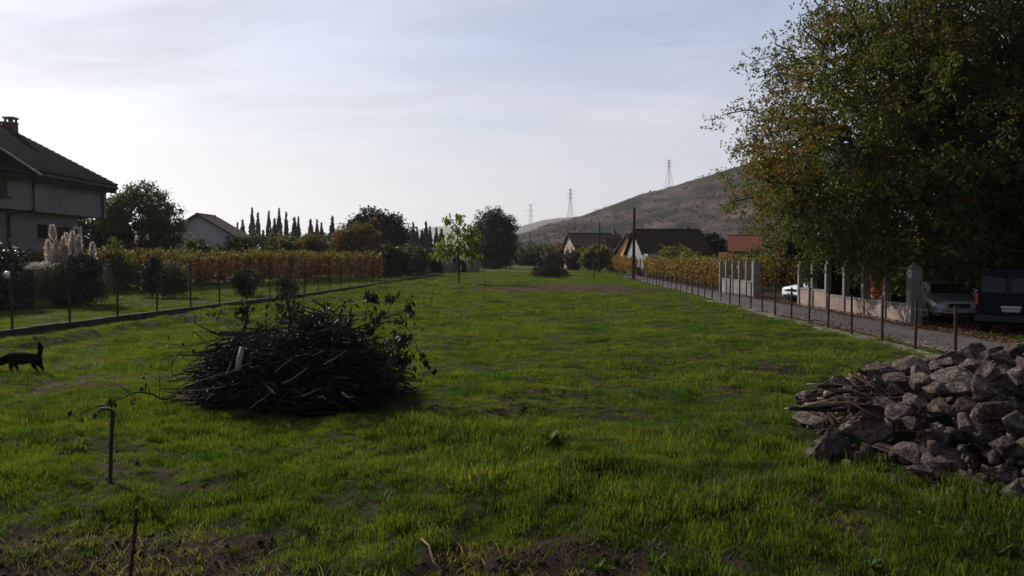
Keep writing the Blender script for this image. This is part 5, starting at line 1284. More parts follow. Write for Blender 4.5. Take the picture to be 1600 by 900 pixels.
# ------------------------------------------------------------------ stone heap
def rock_mesh(seed, sub=5):
    import bmesh
    rng = np.random.default_rng(seed); bm = bmesh.new(); bmesh.ops.create_icosphere(bm, subdivisions=sub, radius=1)
    V = np.array([v.co[:] for v in bm.verts]); n = 10; N = unit(rng.normal(size=(n, 3))); D = .50 + .34 * rng.random(n)
    dots = np.maximum(V @ N.T, 1e-3); r = np.min(D[None] / dots, axis=1); r = np.minimum(r, 1.25)
    nz = (fbm(V[:, 0] * 2.2 + V[:, 2] * 1.3 + 9, V[:, 1] * 2.2 - V[:, 2] * 1.7 + 9, seed, 4) - .5)
    st = np.abs(((V @ N[0]) * 5 + nz * 2) % 1 - .5)   # bedding seams
    nz2 = fbm(V[:, 0] * 7 + V[:, 2] * 4 + 30, V[:, 1] * 7 - V[:, 2] * 5 + 30, seed + 3, 3) - .5
    r = r * (1 + .13 * nz + .05 * nz2) - .035 * np.clip(.16 - st, 0, 1) / .16
    V = V * r[:, None] * np.array([1, .82 + .2 * rng.random(), .62 + .25 * rng.random()])
    for v, c in zip(bm.verts, V): v.co = c
    me = bpy.data.meshes.new('stone'); bm.to_mesh(me); bm.free(); me.materials.append(M['stone'])
    me.polygons.foreach_set('use_smooth', [True] * len(me.polygons)); return me
def heapH(x, y):
    d = ((x - 7.3) / 3.9) ** 2 + ((y - 10.3) / 3.25) ** 2
    h = 1.18 * max(0, 1 - d) ** .75
    d2 = ((x - 4.95) / 1.25) ** 2 + ((y - 10.3) / 1.2) ** 2
    return max(h, .34 * max(0, 1 - d2) ** .6)
def stones():
    rocks = [rock_mesh(100 + k) for k in range(12)]; rng = random.Random(21)
    placed = []
    def put(x, y, z, r, label, group, rot=None, k=None, sc=(1, 1, 1)):
        o = link('stone', rocks[k if k is not None else rng.randrange(12)], None, (x, y, z)); o.rotation_euler = rot or (rng.uniform(-.5, .5), rng.uniform(-.5, .5), rng.uniform(0, 6.28)); o.scale = (r * sc[0], r * sc[1], r * sc[2])
        o['label'] = label; o['category'] = 'stone'
        if group: o['group'] = group
        placed.append((x, y, z, r))
    # the ones that can be singled out: pixel, depth, radius
    special = [(1312, 706, 9.25, .235, 'upright brown faced boulder standing in the grass at the left front of the heap', (.2, -.5, .3), (1, .7, 1.25)),
               (1276, 712, 9.5, .16, 'small stone at the leftmost front corner of the heap', None, (1, 1, .8)),
               (1402, 748, 8.75, .20, 'flat slab lying low in the grass before the heap', (.1, .05, .2), (1.3, .8, .35)),
               (1423, 727, 9.1, .13, 'small upright stone above the flat slab', None, (1, .9, 1)),
               (1495, 728, 8.9, .30, 'long ribbed boulder at the foot of the heap', (.2, .25, -.3), (1.25, .9, .75)),
               (1588, 775, 7.9, .16, 'lone stone at the heap foot by the right edge', None, (1, 1, .9)),
               (1530, 562, 11.3, .27, 'dark boulder on the very top of the heap', (.2, -.4, .2), (1, .9, 1.1)),
               (1565, 555, 11.7, .22, 'flat topped boulder just right of the topmost one', None, (1.1, 1, .7)),
               (1552, 592, 11.0, .36, 'large pale ridged boulder below the topmost one', (.3, -.5, .5), (1.1, .9, 1)),
               (1425, 577, 11.3, .30, 'dark rounded boulder on the back edge above the sticks', None, (1.2, .9, .8)),
               (1468, 572, 11.6, .20, 'brownish stone on the back edge between the dark boulder and the top', None, (1.1, 1, .9)),
               (1455, 606, 10.9, .40, 'long slanting slab leaning left in the middle of the heap', (.1, -.6, .1), (1.4, .9, .55)),
               (1408, 650, 10.2, .33, 'square reddish boulder at the centre left below the sticks', (.15, .0, .15), (1.25, .8, .75)),
               (1350, 668, 9.9, .30, 'dark boulder under the overhanging sticks', None, (1.1, .9, .9)),
               (1296, 690, 9.7, .19, 'wedge shaped stone behind the upright brown boulder', (.1, -.7, .2), (1.2, .7, .8)),
               (1585, 650, 9.6, .40, 'big pale slanting boulder at the right edge of the picture', (.2, -.55, .3), (1, .9, 1.15)),
               (1515, 640, 9.9, .32, 'jagged split boulder in the middle of the heap', (.6, -.3, 1.0), (1.1, .8, 1)),
               (1465, 655, 9.9, .30, 'rough brown boulder left of the jagged split one', None, (1.2, .9, .9)),
               (1478, 692, 9.4, .36, 'dark mossy rounded boulder low in the heap', None, (1.2, .9, .9)),
               (1566, 700, 9.0, .36, 'broad rounded boulder low at the right side of the heap', None, (1.2, .9, .85)),
               (1395, 705, 9.35, .24, 'flat pale stone low in the heap left of the mossy boulder', (.1, .2, .2), (1.4, .9, .5)),
               (1572, 748, 8.35, .24, 'angular boulder low at the right edge above the lone stone', None, (1.1, .9, .9)),
               (1536, 762, 8.3, .17, 'small block in the grass left of the lone edge stone', None, (1.2, .9, .8)),
               (1508, 613, 10.6, .22, 'small grey pointed stone in the upper middle of the heap', None, (1, .9, 1.1))]
    for (px, py, y, r, lb, rot, s) in special:
        x = (px - 800) / F * y; z = CAMZ - (py - 403) / F * y; put(x, y, z, r, lb, None, rot, None, s)
    g = 'ordinary limestone blocks of the heap'; n = 0; tries = 0
    while tries < 14000 and n < 235:
        tries += 1; x = rng.uniform(3.4, 11.0); y = rng.uniform(7.2, 13.3); h = heapH(x, y)
        if h < .06 or x < .368 * y: continue
        r = rng.choice((.11, .13, .15, .17, .19, .22, .26)); z = G(x, y) + h - r * .45
        if any((x - a) ** 2 + (y - b) ** 2 + (z - c) ** 2 < (.74 * (r + q)) ** 2 for a, b, c, q in placed): continue
        put(x, y, z, r, 'grey brown limestone block in the stone heap at right', g); n += 1
    # rubble that fills the heap
    rs = [rock_mesh(200 + k, 1) for k in range(5)]; VV = []; QQ = []; o = 0
    for _ in range(900):
        x = rng.uniform(3.4, 11.0); y = rng.uniform(7.1, 13.3); h = heapH(x, y)
        if h < .03 or x < .368 * y: continue
        me = rs[rng.randrange(5)]; r = rng.uniform(.04, .13); z = G(x, y) + h * rng.uniform(.2, .88) - .10
        R = np.array(Matrix.Rotation(rng.uniform(0, 6), 3, 'Z') @ Matrix.Rotation(rng.uniform(0, 6), 3, 'X')); v = np.array([q.co[:] for q in me.vertices]) @ R.T * r + np.array([x, y, z])
        VV.append(v); QQ.append(np.array([p.vertices[:] for p in me.polygons]) + o); o += len(v)
    link('rubble', np_mesh('rubble', np.concatenate(VV), np.concatenate(QQ), M['stone'], smooth=False), kind='stuff', label='small rubble and earth filling the stone heap', category='rubble')
stones()

# ------------------------------------------------------------------ sticks on the heap
def bent(p0, p1, rng, r0, r1, n=5, wob=.05, sag=0):
    p0, p1 = Vector(p0), Vector(p1); L = (p1 - p0).length; o = Vector((rng.uniform(-1, 1), rng.uniform(-1, 1), rng.uniform(-1, 1))) * L * wob
    pts = []
    for k in range(n + 1):
        t = k / n; pts.append(p0.lerp(p1, t) + o * math.sin(PI * t) + Vector((rng.uniform(-1, 1), rng.uniform(-1, 1), rng.uniform(-1, 1))) * L * wob * .3 * (0 < k < n) + Vector((0, 0, sag * math.sin(PI * t))))
    return pts, [r0 + (r1 - r0) * k / n for k in range(n + 1)]
def wp(px, py, y): return ((px - 800) / F * y, y, CAMZ - (py - 403) / F * y)
def stick_heap():
    rng = random.Random(8)
    sp = [((1236, 639), (1352, 640), 9.75, 9.85, .03, 'stick', 'thick dark stick jutting furthest left from the heap'),
          ((1280, 604), (1432, 622), 10.0, 10.3, .03, 'stick', 'long stick crossing the top of the stick heap'),
          ((1292, 615), (1352, 634), 9.85, 10.0, .036, 'stick_pale', 'thick pale broken branch in the middle of the sticks'),
          ((1262, 634), (1322, 630), 9.8, 9.9, .035, 'stick_pale', 'pale curved branch just above the dark jutting stick'),
          ((1341, 578), (1400, 600), 10.6, 10.5, .03, 'stick', 'dark branch lying across the back of the stick heap'),
          ((1392, 596), (1438, 588), 10.6, 10.7, .032, 'stick_red', 'reddish branch pointing right over the stones'),
          ((1380, 617), (1391, 633), 9.9, 9.8, .028, 'stick_pale', 'short pale stub sticking up at the right of the sticks'),
          ((1331, 606), (1329, 646), 10.0, 9.8, .026, 'stick_pale', 'short upright pale stick in the middle of the stick heap'),
          ((1296, 648), (1306, 665), 9.75, 9.6, .026, 'stick_red', 'reddish stub pointing down at the left of the sticks'),
          ((1300, 646), (1316, 662), 9.75, 9.6, .018, 'stick_pale', 'thin pale stub beside the reddish stub'),
          ((1326, 656), (1335, 648), 9.7, 9.7, .026, 'stick_pale', 'small pale block of wood below the upright stick'),
          ((1283, 610), (1330, 612), 10.05, 10.1, .026, 'stick_pale', 'pale stick lying just under the long top stick')]
    for (a, b, ya, yb, r, m, lb) in sp:
        pts, rs = bent(wp(*a, ya), wp(*b, yb), rng, r, r * .8, 5, .03); stick_obj('stick', lb, pts, rs, m)
    for k in range(74):
        px = rng.gauss(1345, 38); py = 618 + rng.gauss(0, 17) + max(0, (1345 - px)) * .22; L = rng.uniform(30, 100); a = rng.gauss(0.1, .5); dx, dy = math.cos(a) * L / 2, math.sin(a) * L / 2
        px = min(max(px, 1275), 1430); y0 = 10.1 + rng.uniform(-.35, .6)
        m = rng.choice(('stick', 'stick', 'stick_pale', 'stick_red', 'stick', 'stick_pale')); r = rng.uniform(.009, .024)
        pts, rs = bent(wp(px - dx, py - dy * .6, y0 + rng.uniform(-.2, .2)), wp(px + dx, py + dy * .6, y0 + rng.uniform(-.3, .3)), rng, r, r * .6, 4, .06)
        stick_obj('stick', {'stick': 'dark stick in the tangle on the left of the stone heap', 'stick_pale': 'barkless pale stick in the tangle on the stone heap', 'stick_red': 'reddish stick in the tangle on the stone heap'}[m], pts, rs, m, 'stick', {'stick': 'dark sticks on the heap', 'stick_pale': 'pale sticks on the heap', 'stick_red': 'reddish sticks on the heap'}[m])
    mb = MB()
    for k in range(420):
        px = rng.gauss(1355, 38); px = min(max(px, 1285), 1435); py = rng.uniform(592, 655); y0 = 10.2 + rng.uniform(-.4, .7); L = rng.uniform(.08, .4); p = Vector(wp(px, py, y0)); d = Vector((rng.gauss(0, 1), rng.gauss(0, 1), rng.gauss(0, .35))).normalized() * L
        mb.tube([p, p + d * .5 + Vector((0, 0, rng.uniform(-.04, .04))), p + d], [.006, .005, .003], 4, cap=False)
    mb.build('twigs', M['stick'], None, kind='stuff', label='fine dead twigs tangled among the sticks on the stone heap', category='twigs')
stick_heap()

# ------------------------------------------------------------------ brush piles
def brush(cx, cy, rx, ry, H, nst, seed, what, nleaf):
    rng = random.Random(seed); z0 = G(cx, cy); mb = MB()
    def top(x, y):
        d = ((x - cx) / rx) ** 2 + ((y - cy) / ry) ** 2
        return H * max(0, 1 - d ** 1.05) ** .52 * (1 + .42 * (float(vnoise(x * 1.5, y * 1.5, seed)) - .5))
    for k in range(nst):
        a = rng.random() * 2 * PI; r = rng.random() ** .5; x = cx + rx * r * math.cos(a); y = cy + ry * r * math.sin(a); h = top(x, y); z = z0 + h * rng.random() ** .55
        L = rng.uniform(.35, 1.5) * (rx / 2); az = rng.gauss(0, .75) + (PI if rng.random() < .5 else 0); el = rng.gauss(.05, .26) + .3 * (cx - x) / rx * math.cos(az)
        d = Vector((math.cos(az) * math.cos(el), math.sin(az) * math.cos(el) * .7, math.sin(el))) * L / 2; c = Vector((x, y, z)); r_ = rng.uniform(.004, .016) * (1 + .5 * (rx > 3))
        p0, p1 = c - d, c + d
        for p in (p0, p1): p.z = max(p.z, z0 + .03)
        pts, rs = bent(p0, p1, rng, r_, r_ * .5, 3, .07); mb.tube(pts, rs, 4, cap=False)
    rg = np.random.default_rng(seed)
    link('brush_tangle', mb.mesh('brush_tangle', M['stick']), kind='stuff', label='dense tangle of cut branches forming the %s' % what, category='brush pile')
    # leaf and twig litter packed inside
    n = nleaf; a = rg.random(n) * 2 * PI; r = np.sqrt(rg.random(n)); x = cx + rx * .97 * r * np.cos(a); y = cy + ry * .97 * r * np.sin(a)
    h = np.array([top(p, q) for p, q in zip(x, y)]); P = np.stack([x, y, z0 + .02 + h * rg.random(n) ** .7 * .95], 1)
    V, Q, t = leaves(P, .085 * (1 + .8 * (rx > 3)), rg, [(.022, .018, .012), (.014, .012, .008), (.035, .027, .018)], aspect=.5)
    link('brush_litter', np_mesh('brush_litter', V, Q, M['leaf_dark'], t), kind='stuff', label='dry dark leaves packed through the %s' % what, category='dry leaves')
    return top
top = brush(-3.72, 13.9, 1.74, 1.7, 1.42, 1750, 3, 'large near brush pile', 26000)
brush(3.95, 93.5, 1.75, 1.6, 2.3, 420, 4, 'far brush pile in the field', 9000)
brush(5.3, 98.0, 1.6, 1.5, 1.5, 300, 5, 'second far brush pile behind the first', 7000)
def branch(label, pts, r0, twigs, nl, seed, group=None, lsz=.105, m='stick', droop=1.2, tl=.45, frm=.35, cat='branch'):
    """a cut branch: stem, side twigs and withered leaves"""
    rng = random.Random(seed); rg = np.random.default_rng(seed); P = [Vector(p) for p in pts]
    # smooth polyline
    fine = []
    for i in range(len(P) - 1):
        a = P[max(i - 1, 0)]; b = P[i]; c = P[i + 1]; d = P[min(i + 2, len(P) - 1)]
        for k in range(4):
            t = k / 4; fine.append(.5 * ((2 * b) + (c - a) * t + (2 * a - 5 * b + 4 * c - d) * t * t + (3 * b - a - 3 * c + d) * t ** 3))
    fine.append(P[-1]); n = len(fine); o0 = fine[0].copy(); fine = [p - o0 for p in fine]
    t = T('cut_branch', label, cat, tuple(o0), 0, group); mb = MB(); mb.tube(fine, [r0 * (1 - .75 * k / (n - 1)) for k in range(n)], 6); mb.build('stem', M[m], t, smooth=True)
    tips = []; tw = MB()
    for k in range(twigs):
        i = int(n * (frm + (1 - frm) * rng.random())); i = min(i, n - 2); p = fine[i]; d = (fine[i + 1] - fine[i]).normalized(); s = Vector((rng.gauss(0, 1), rng.gauss(0, .8), rng.gauss(.15, .8))); s = (s - d * s.dot(d)).normalized()
        L = tl * rng.uniform(.4, 1.1); e = p + (d * .55 + s * .8) * L; mid = (p + e) / 2 + Vector((0, 0, .06 * L)); tw.tube([p, mid, e], [r0 * .38, r0 * .26, r0 * .12], 4); tips += [(p.lerp(e, q)) for q in (.5, .75, 1.0)]
    tips.append(fine[-1])
    if twigs: tw.build('twigs', M[m], t)
    if nl:
        c = np.array([tips[j] for j in rg.integers(0, len(tips), nl)]) + rg.normal(size=(nl, 3)) * .035
        V, Q, ti = leaves(c, lsz, rg, [(.020, .022, .012), (.03, .027, .014), (.014, .014, .010)], droop=droop, aspect=.5); link('dead_leaves', np_mesh('dead_leaves', V, Q, M['leaf_dark'], ti), t)
yb = 13.6
def q(px, py, y=yb): return wp(px, py, y)
branch('long leafy branch reaching furthest right and up from the brush pile', [q(470, 560), q(540, 520), q(590, 500), (q(640, 483))], .022, 12, 110, 1)
branch('thin bare twig ending furthest right above the field', [q(600, 498, 13.4), q(640, 486, 13.3), q(678, 476, 13.2)], .007, 2, 0, 2)
branch('arching leafy branch hanging down at the right of the brush pile', [q(560, 525, 13.3), q(605, 502, 13.2), (q(635, 512, 13.1)), q(650, 540, 13.0), q(646, 560, 13.0)], .013, 9, 80, 3)
branch('upright leafy twig at the top right of the brush pile', [q(566, 520), q(572, 490), q(574, 462)], .010, 4, 60, 4, tl=.25, frm=.6)
branch('leafy twig rising beside the upright twig at top right', [q(578, 525), q(605, 490), q(612, 462)], .010, 5, 34, 5, tl=.3)
branch('dark leafy spray in the middle of the right side', [q(540, 560, 13.0), q(600, 540, 12.9), q(628, 530, 12.8)], .014, 10, 120, 6, tl=.4)
branch('lower leafy spray at the right foot of the brush pile', [q(560, 600, 12.8), q(600, 575, 12.7), q(622, 560, 12.6)], .012, 9, 110, 7, tl=.35)
branch('low branch lying out over the grass at right', [q(570, 610, 12.6), q(610, 598, 12.5), q(645, 590, 12.5)], .012, 5, 20, 8, tl=.3)
branch('dark forked branch jutting out left from the upper brush pile', [q(400, 520, 13.2), q(345, 523, 13.1), q(322, 515, 13.1), q(300, 503, 13.1)], .026, 3, 0, 9)
branch('second bare branch jutting left below the forked one', [q(420, 530, 13.0), q(350, 530, 13.0), q(298, 540, 12.9)], .016, 3, 0, 10)
branch('long nearly level branch across the left of the brush pile', [q(392, 549, 12.6), q(330, 553, 12.5), q(280, 548, 12.5)], .013, 2, 0, 11)
branch('drooping branch at the left with its tip bending down', [q(320, 557, 12.5), q(275, 556, 12.4), q(250, 563, 12.4)], .012, 2, 0, 12)
branch('short hanging twig at the far left of the pile', [q(268, 562, 12.3), q(266, 580, 12.3), q(274, 592, 12.3)], .010, 0, 0, 13)
branch('long arching branch lying on the grass far left of the pile', [q(272, 618, 12.0), q(252, 625, 11.9), q(232, 616, 11.8), q(208, 614, 11.7), q(196, 620, 11.6), q(160, 633, 11.3), q(124, 646, 11.0)], .017, 10, 22, 14, tl=.35, frm=.3)
branch('thin curving twig arching over the grass far left of the pile', [q(200, 618, 11.7), q(185, 604, 11.8), q(162, 597, 11.9), q(128, 597, 12.0)], .009, 2, 0, 15)
branch('small drooping twig end nearest the tap', [q(126, 645, 11.0), q(116, 655, 10.9), q(106, 672, 10.8)], .007, 1, 0, 16)
branch('upright bare twig left of the brush pile', [q(246, 622, 12.0), q(247, 605, 12.0), q(246, 587, 12.0)], .008, 2, 0, 17)
branch('thick upright leafy stub on the upper left of the pile', [q(376, 530, 14.2), q(384, 500, 14.3), q(386, 470, 14.4)], .045, 7, 50, 18, tl=.28, frm=.5)
branch('long thin twig slanting up right above the stub', [q(385, 500, 14.2), q(400, 470, 14.2), (q(420, 443, 14.2))], .009, 3, 0, 19)
branch('bushy upright branch at the top middle of the brush pile', [q(450, 545, 14.0), q(452, 500, 14.1), q(448, 452, 14.2)], .030, 14, 90, 20, tl=.45, frm=.35)
branch('branch sloping down right from the pile top', [q(452, 480, 13.8), q(490, 500, 13.7), (q(530, 520, 13.6))], .018, 3, 10, 21)
branch('second branch sloping right from the pile top', [q(455, 470, 13.9), q(500, 492, 13.8), q(560, 545, 13.6)], .014, 4, 10, 22)
branch('straight branch slanting up left across the pile top', [q(400, 530, 13.6), q(440, 500, 13.6), q(462, 485, 13.6)], .012, 4, 12, 23)
branch('thin branch slanting across the upper left of the pile', [q(372, 535, 13.3), q(400, 510, 13.4), q(470, 468, 13.6)], .010, 6, 26, 24)
rng = random.Random(77)
for k in range(46):
    a = rng.uniform(-2.9, .9); x = -3.72 + 1.6 * math.cos(a) * rng.uniform(.5, 1.0); y = 13.9 - 1.6 * abs(math.sin(a)) * rng.uniform(.4, 1); z = G(x, y) + top(x, y) * rng.uniform(.5, 1.0) + .05
    d = Vector((rng.choice((-1, 1)) * rng.uniform(.5, 1.1), rng.uniform(-.35, .2), rng.uniform(-.1, .45))) * rng.uniform(.5, .95); c = Vector((x, y, z)); p0, p1 = c - d * .6, c + d * .7; p0.z = max(p0.z, .05)
    branch('bare cut branch lying in the near brush pile', [p0, (p0 + p1) / 2 + Vector((0, 0, .08)), p1], rng.uniform(.010, .02), rng.randrange(2, 6), rng.choice((0, 0, 10)), 200 + k, 'bare cut branches in the near brush pile', tl=.35, m=rng.choice(('stick', 'stick', 'stick_brown')))
for k in range(26):
    a = rng.uniform(-3.3, .5); rr = rng.uniform(.2, .95); x = -3.72 + 1.6 * math.cos(a) * rr; y = 13.9 - 1.3 * abs(math.sin(a)) * rr; z = G(x, y) + top(x, y) * .88
    d = Vector((math.cos(a) * (.4 + rr) + rng.uniform(-.3, .3), rng.uniform(-.3, .1), rng.uniform(.35, 1.0) * (1.15 - rr * .6))).normalized() * rng.uniform(.45, 1.0); c = Vector((x, y, z))
    branch('thin twiggy branch sticking out of the near brush pile', [c - d * .3, c + d * .35, c + d * .8 + Vector((0, 0, -.04)), c + d + Vector((d.x * .2, 0, -.12))], rng.uniform(.006, .011), rng.randrange(4, 9), rng.choice((0, 10, 24)) if x > -3.6 else rng.choice((0, 0, 10)), 400 + k, 'thin twiggy branches round the near brush pile', tl=.26, m=rng.choice(('stick', 'stick_brown')))
for k in range(9):
    x = 3.95 + rng.uniform(-1.6, 2.6); c = Vector((x, 93 + rng.uniform(-.6, .6), G(x, 93) + rng.uniform(1.0, 1.9))); d = Vector((rng.uniform(-1, 1), 0, rng.uniform(.3, 1))).normalized() * rng.uniform(.8, 1.4)
    branch('branch poking out of the far brush pile', [c - d * .4, c + d * .4, c + d], .03, 5, 40, 450 + k, 'branches round the far brush pile', lsz=.2, tl=.6)
stick_obj('pale_log', 'short pale birch log standing in the near brush pile', [q(371, 580, 12.45), q(372, 564, 12.5), q(377, 543, 12.6)], [.052, .05, .042], 'birch', 'log')
stick_obj('pale_offcut', 'curved pale offcut low at the right of the near brush pile', [q(533, 614, 12.1), q(541, 621, 12.05), q(551, 622, 12.05)], [.014, .016, .012], 'stick_pale', 'stick')
stick_obj('pale_offcut', 'tiny pale cut end low in the middle of the near brush pile', [q(497, 622, 12.0), q(503, 620, 12.0), (q(507, 625, 12.0))], [.012, .014, .012], 'stick_pale', 'stick')
for k, (a, b, c, d, y0) in enumerate(((388, 640, 425, 610, 12.0), (428, 583, 455, 560, 12.4), (470, 620, 500, 606, 12.0), (350, 585, 392, 566, 12.3), (505, 570, 540, 548, 12.3), (300, 600, 345, 584, 12.2), (292, 612, 352, 604, 12.1), (440, 600, 480, 575, 12.1))):
    pts, rs = bent(q(a, b, y0), q(c, d, y0 + .1), rng, .014, .008, 4, .05); stick_obj('bare_stick', 'lighter bare stick on the dark face of the near brush pile', pts, rs, 'bark_pale', 'stick', 'lighter sticks on the brush pile face')

# ------------------------------------------------------------------ dog
def dog():
    x, y = -10.12, 16.6; t = T('dog', 'small black dog walking left with its tail raised at the left edge', 'dog', (x, y, G(x, y) - .0), math.radians(4))
    vs = []; es = []; rs = []
    def add(p, r, par=None):
        vs.append(p); rs.append(r)
        if par is not None: es.append((par, len(vs) - 1))
        return len(vs) - 1
    pel = add((.24, 0, .335), (.085, .095)); lo = add((.10, 0, .33), (.078, .085), pel); mid = add((-.03, 0, .325), (.088, .10), lo); ch = add((-.17, 0, .315), (.092, .115), mid); sh = add((-.26, 0, .325), (.075, .095), ch)
    n1 = add((-.34, -.01, .31), (.062, .070), sh); n2 = add((-.40, -.015, .285), (.06, .062), n1); hd = add((-.455, -.02, .270), (.078, .080), n2); h2 = add((-.510, -.02, .238), (.052, .048), hd); mz = add((-.55, -.02, .21), (.030, .028), h2); add((-.578, -.02, .198), (.022, .02), mz)
    tl = add((.31, 0, .39), (.036, .036), pel); t2 = add((.335, 0, .46), (.034, .034), tl); t3 = add((.335, 0, .54), (.040, .040), t2); t4 = add((.315, 0, .61), (.028, .028), t3); add((.285, 0, .665), (.008, .008), t4)
    for s, f in ((-1, 0), (1, 1)):
        a = add((-.22, s * .062, .22), (.04, .045), ch); b = add((-.235 + .05 * f, s * .066, .13), (.022, .024), a); c = add((-.215 + .08 * f, s * .066, .045), (.016, .017), b); add((-.24 + .08 * f, s * .066, .012), (.018, .013), c)
        a = add((.25, s * .065, .24), (.048, .065), pel); b = add((.22 + .07 * f, s * .07, .165), (.03, .035), a); c = add((.29 + .05 * f, s * .07, .10), (.018, .02), b); d = add((.275 + .06 * f, s * .07, .035), (.015, .016), c); add((.25 + .06 * f, s * .07, .012), (.018, .012), d)
    me = bpy.data.meshes.new('body'); me.from_pydata(vs, es, []); me.materials.append(M['fur']); o = link('body', me, t)
    sk = o.modifiers.new('skin', 'SKIN'); sk.use_smooth_shade = True
    for i, r in enumerate(rs): me.skin_vertices[0].data[i].radius = (r[0] * 1.5, r[1] * 1.5)
    me.skin_vertices[0].data[0].use_root = True
    o.modifiers.new('sub', 'SUBSURF').levels = 2; o.modifiers['sub'].render_levels = 2
    for s in (-1, 1):
        mb = MB(); mb.add([(-.42, s * .04, .33), (-.465, s * .055, .33), (-.44, s * .065, .345), (-.465, s * .105, .25), (-.435, s * .10, .255)], [(0, 1, 2), (1, 3, 2), (2, 3, 4), (0, 2, 4), (0, 4, 3, 1)]); mb.build('ear', M['fur'], t)
        mb = MB(); mb.lathe([(.001, -.008), (.007, -.004), (.008, 0), (.007, .004), (.001, .008)], 8, (-.515, s * .05 - .02, .275)); mb.build('eye', M['dark'], t)
    mb = MB(); mb.lathe([(.001, -.014), (.012, -.008), (.014, 0), (.010, .01), (.001, .014)], 8, (-.605, -.02, .195)); mb.build('nose', M['dark'], t)
dog()

# ------------------------------------------------------------------ vehicles
def vehicle(name, label, cat, loc, rz, L, W, st, paint, wheelx, wr, glass_side, front, rear, plate=True):
    """st: stations (x, zbot, zbelt, ztop, halfwidth, roofhalf); x runs from nose (0) to tail (L)"""
    t = T(name, label, cat, loc, rz); ring = []
    for (x, zb, ze, zt, hw, rh) in st:
        zm = (zb + ze) / 2 + .05
        half = [(hw * .90, zb), (hw * .985, zb + .10), (hw, zm), (hw * .975, ze - .03), (hw * .95, ze), (rh * 1.0, zt - .06), (rh * .88, zt - .005), (rh * .45, zt + .02), (0, zt + .03)]
        ring.append([(x, a, b) for a, b in half] + [(x, -a, b) for a, b in half[-2::-1]])
    n = len(ring[0]); vs = [p for r in ring for p in r]; fs = []
    for i in range(len(ring) - 1):
        for k in range(n - 1): fs.append((i * n + k, (i + 1) * n + k, (i + 1) * n + k + 1, i * n + k + 1))
        fs.append((i * n + n - 1, (i + 1) * n + n - 1, (i + 1) * n, i * n))
    fs.append(tuple(range(n))); fs.append(tuple((len(ring) - 1) * n + k for k in range(n))[::-1])
    vs = [(x - L / 2, y, z) for x, y, z in vs]
    mb = MB(); mb.add(vs, fs); b = mb.build('body', M[paint], t, smooth=True)
    bv = b.modifiers.new('bevel', 'BEVEL'); bv.width = .02; bv.segments = 2; bv.limit_method = 'ANGLE'; bv.angle_limit = .6
    def stat(x):
        xs = [s[0] for s in st]; return [float(np.interp(x, xs, [s[j] for s in st])) for j in range(1, 6)]
    # side windows
    for (x0, x1, x2, x3) in glass_side:
        for s in (-1, 1):
            g = MB(); pts = []
            for x, f in ((x0, .06), (x1, .90), (x2, .90), (x3, .06)):
                zb, ze, zt, hw, rh = stat(x); z = ze + (zt - .07 - ze) * f; yy = (hw * .95 + (rh - hw * .95) * f) + .012; pts.append((x - L / 2, s * yy, z))
            g.add(pts + [(p[0], p[1] - s * .01, p[2]) for p in pts], [(0, 1, 2, 3), (7, 6, 5, 4), (0, 4, 5, 1), (1, 5, 6, 2), (2, 6, 7, 3), (3, 7, 4, 0)]); g.build('side_window', M['glass'], t)
    def screen(nm, xa, xb, off, f0=.08, f1=.93, split=False):
        za = stat(xa); zb_ = stat(xb); parts = ((-1, 1),) if not split else ((-1, -.04), (.04, 1))
        for (l, r) in parts:
            g = MB(); pts = []
            for f, side in ((f0, l), (f0, r), (f1, r), (f1, l)):
                x = xa + (xb - xa) * f; z = za[2] + (zb_[2] - .0 - za[2]) * f + .035; hwid = (za[4] * .96 + (zb_[4] * .90 - za[4] * .96) * f) if True else 0
                pts.append((x - L / 2 + off, side * hwid, z))
            g.add(pts + [(p[0] - off * .8, p[1], p[2] - .012) for p in pts], [(0, 1, 2, 3), (7, 6, 5, 4), (0, 4, 5, 1), (1, 5, 6, 2), (2, 6, 7, 3), (3, 7, 4, 0)]); g.build(nm, M['glass'], t)
    if front: screen('windscreen', front[0], front[1], -.015)
    if rear: screen('rear_window', rear[0], rear[1], .015, split=rear[2] if len(rear) > 2 else False)
    for wx in wheelx:
        for s in (-1, 1):
            yw = s * (W / 2 - .10); a = MB(); a.lathe([(wr * 1.17, -.10), (wr * 1.17, .112)], 22, (wx - L / 2, yw, wr * 1.02), 'Y'); a.build('wheel_arch', M['dark'], t)
            wmb = MB(); wmb.lathe([(wr * .62, -.10), (wr * .93, -.10), (wr, -.06), (wr, .06), (wr * .93, .10), (wr * .62, .10)], 24, (wx - L / 2, yw + s * .035, wr), 'Y'); wh = wmb.build('wheel', M['tyre'], t, smooth=False)
            r = MB(); yo = yw + s * .135; r.lathe([(.03, -.012), (.07, .0), (.05, .015)], 10, (wx - L / 2, yo, wr), 'Y')
            for k in range(7):
                aa = 2 * PI * k / 7; r.box((wx - L / 2 + math.cos(aa) * wr * .34, yo - s * .01, wr + math.sin(aa) * wr * .34), (wr * .56, .02, .055), m=Matrix.Rotation(-aa, 3, 'Y'))
            r.lathe([(wr * .57, -.012), (wr * .66, -.014), (wr * .66, .014), (wr * .57, .012)], 22, (wx - L / 2, yo, wr), 'Y'); r.build('rim', M['rim'], wh)
    return t, L
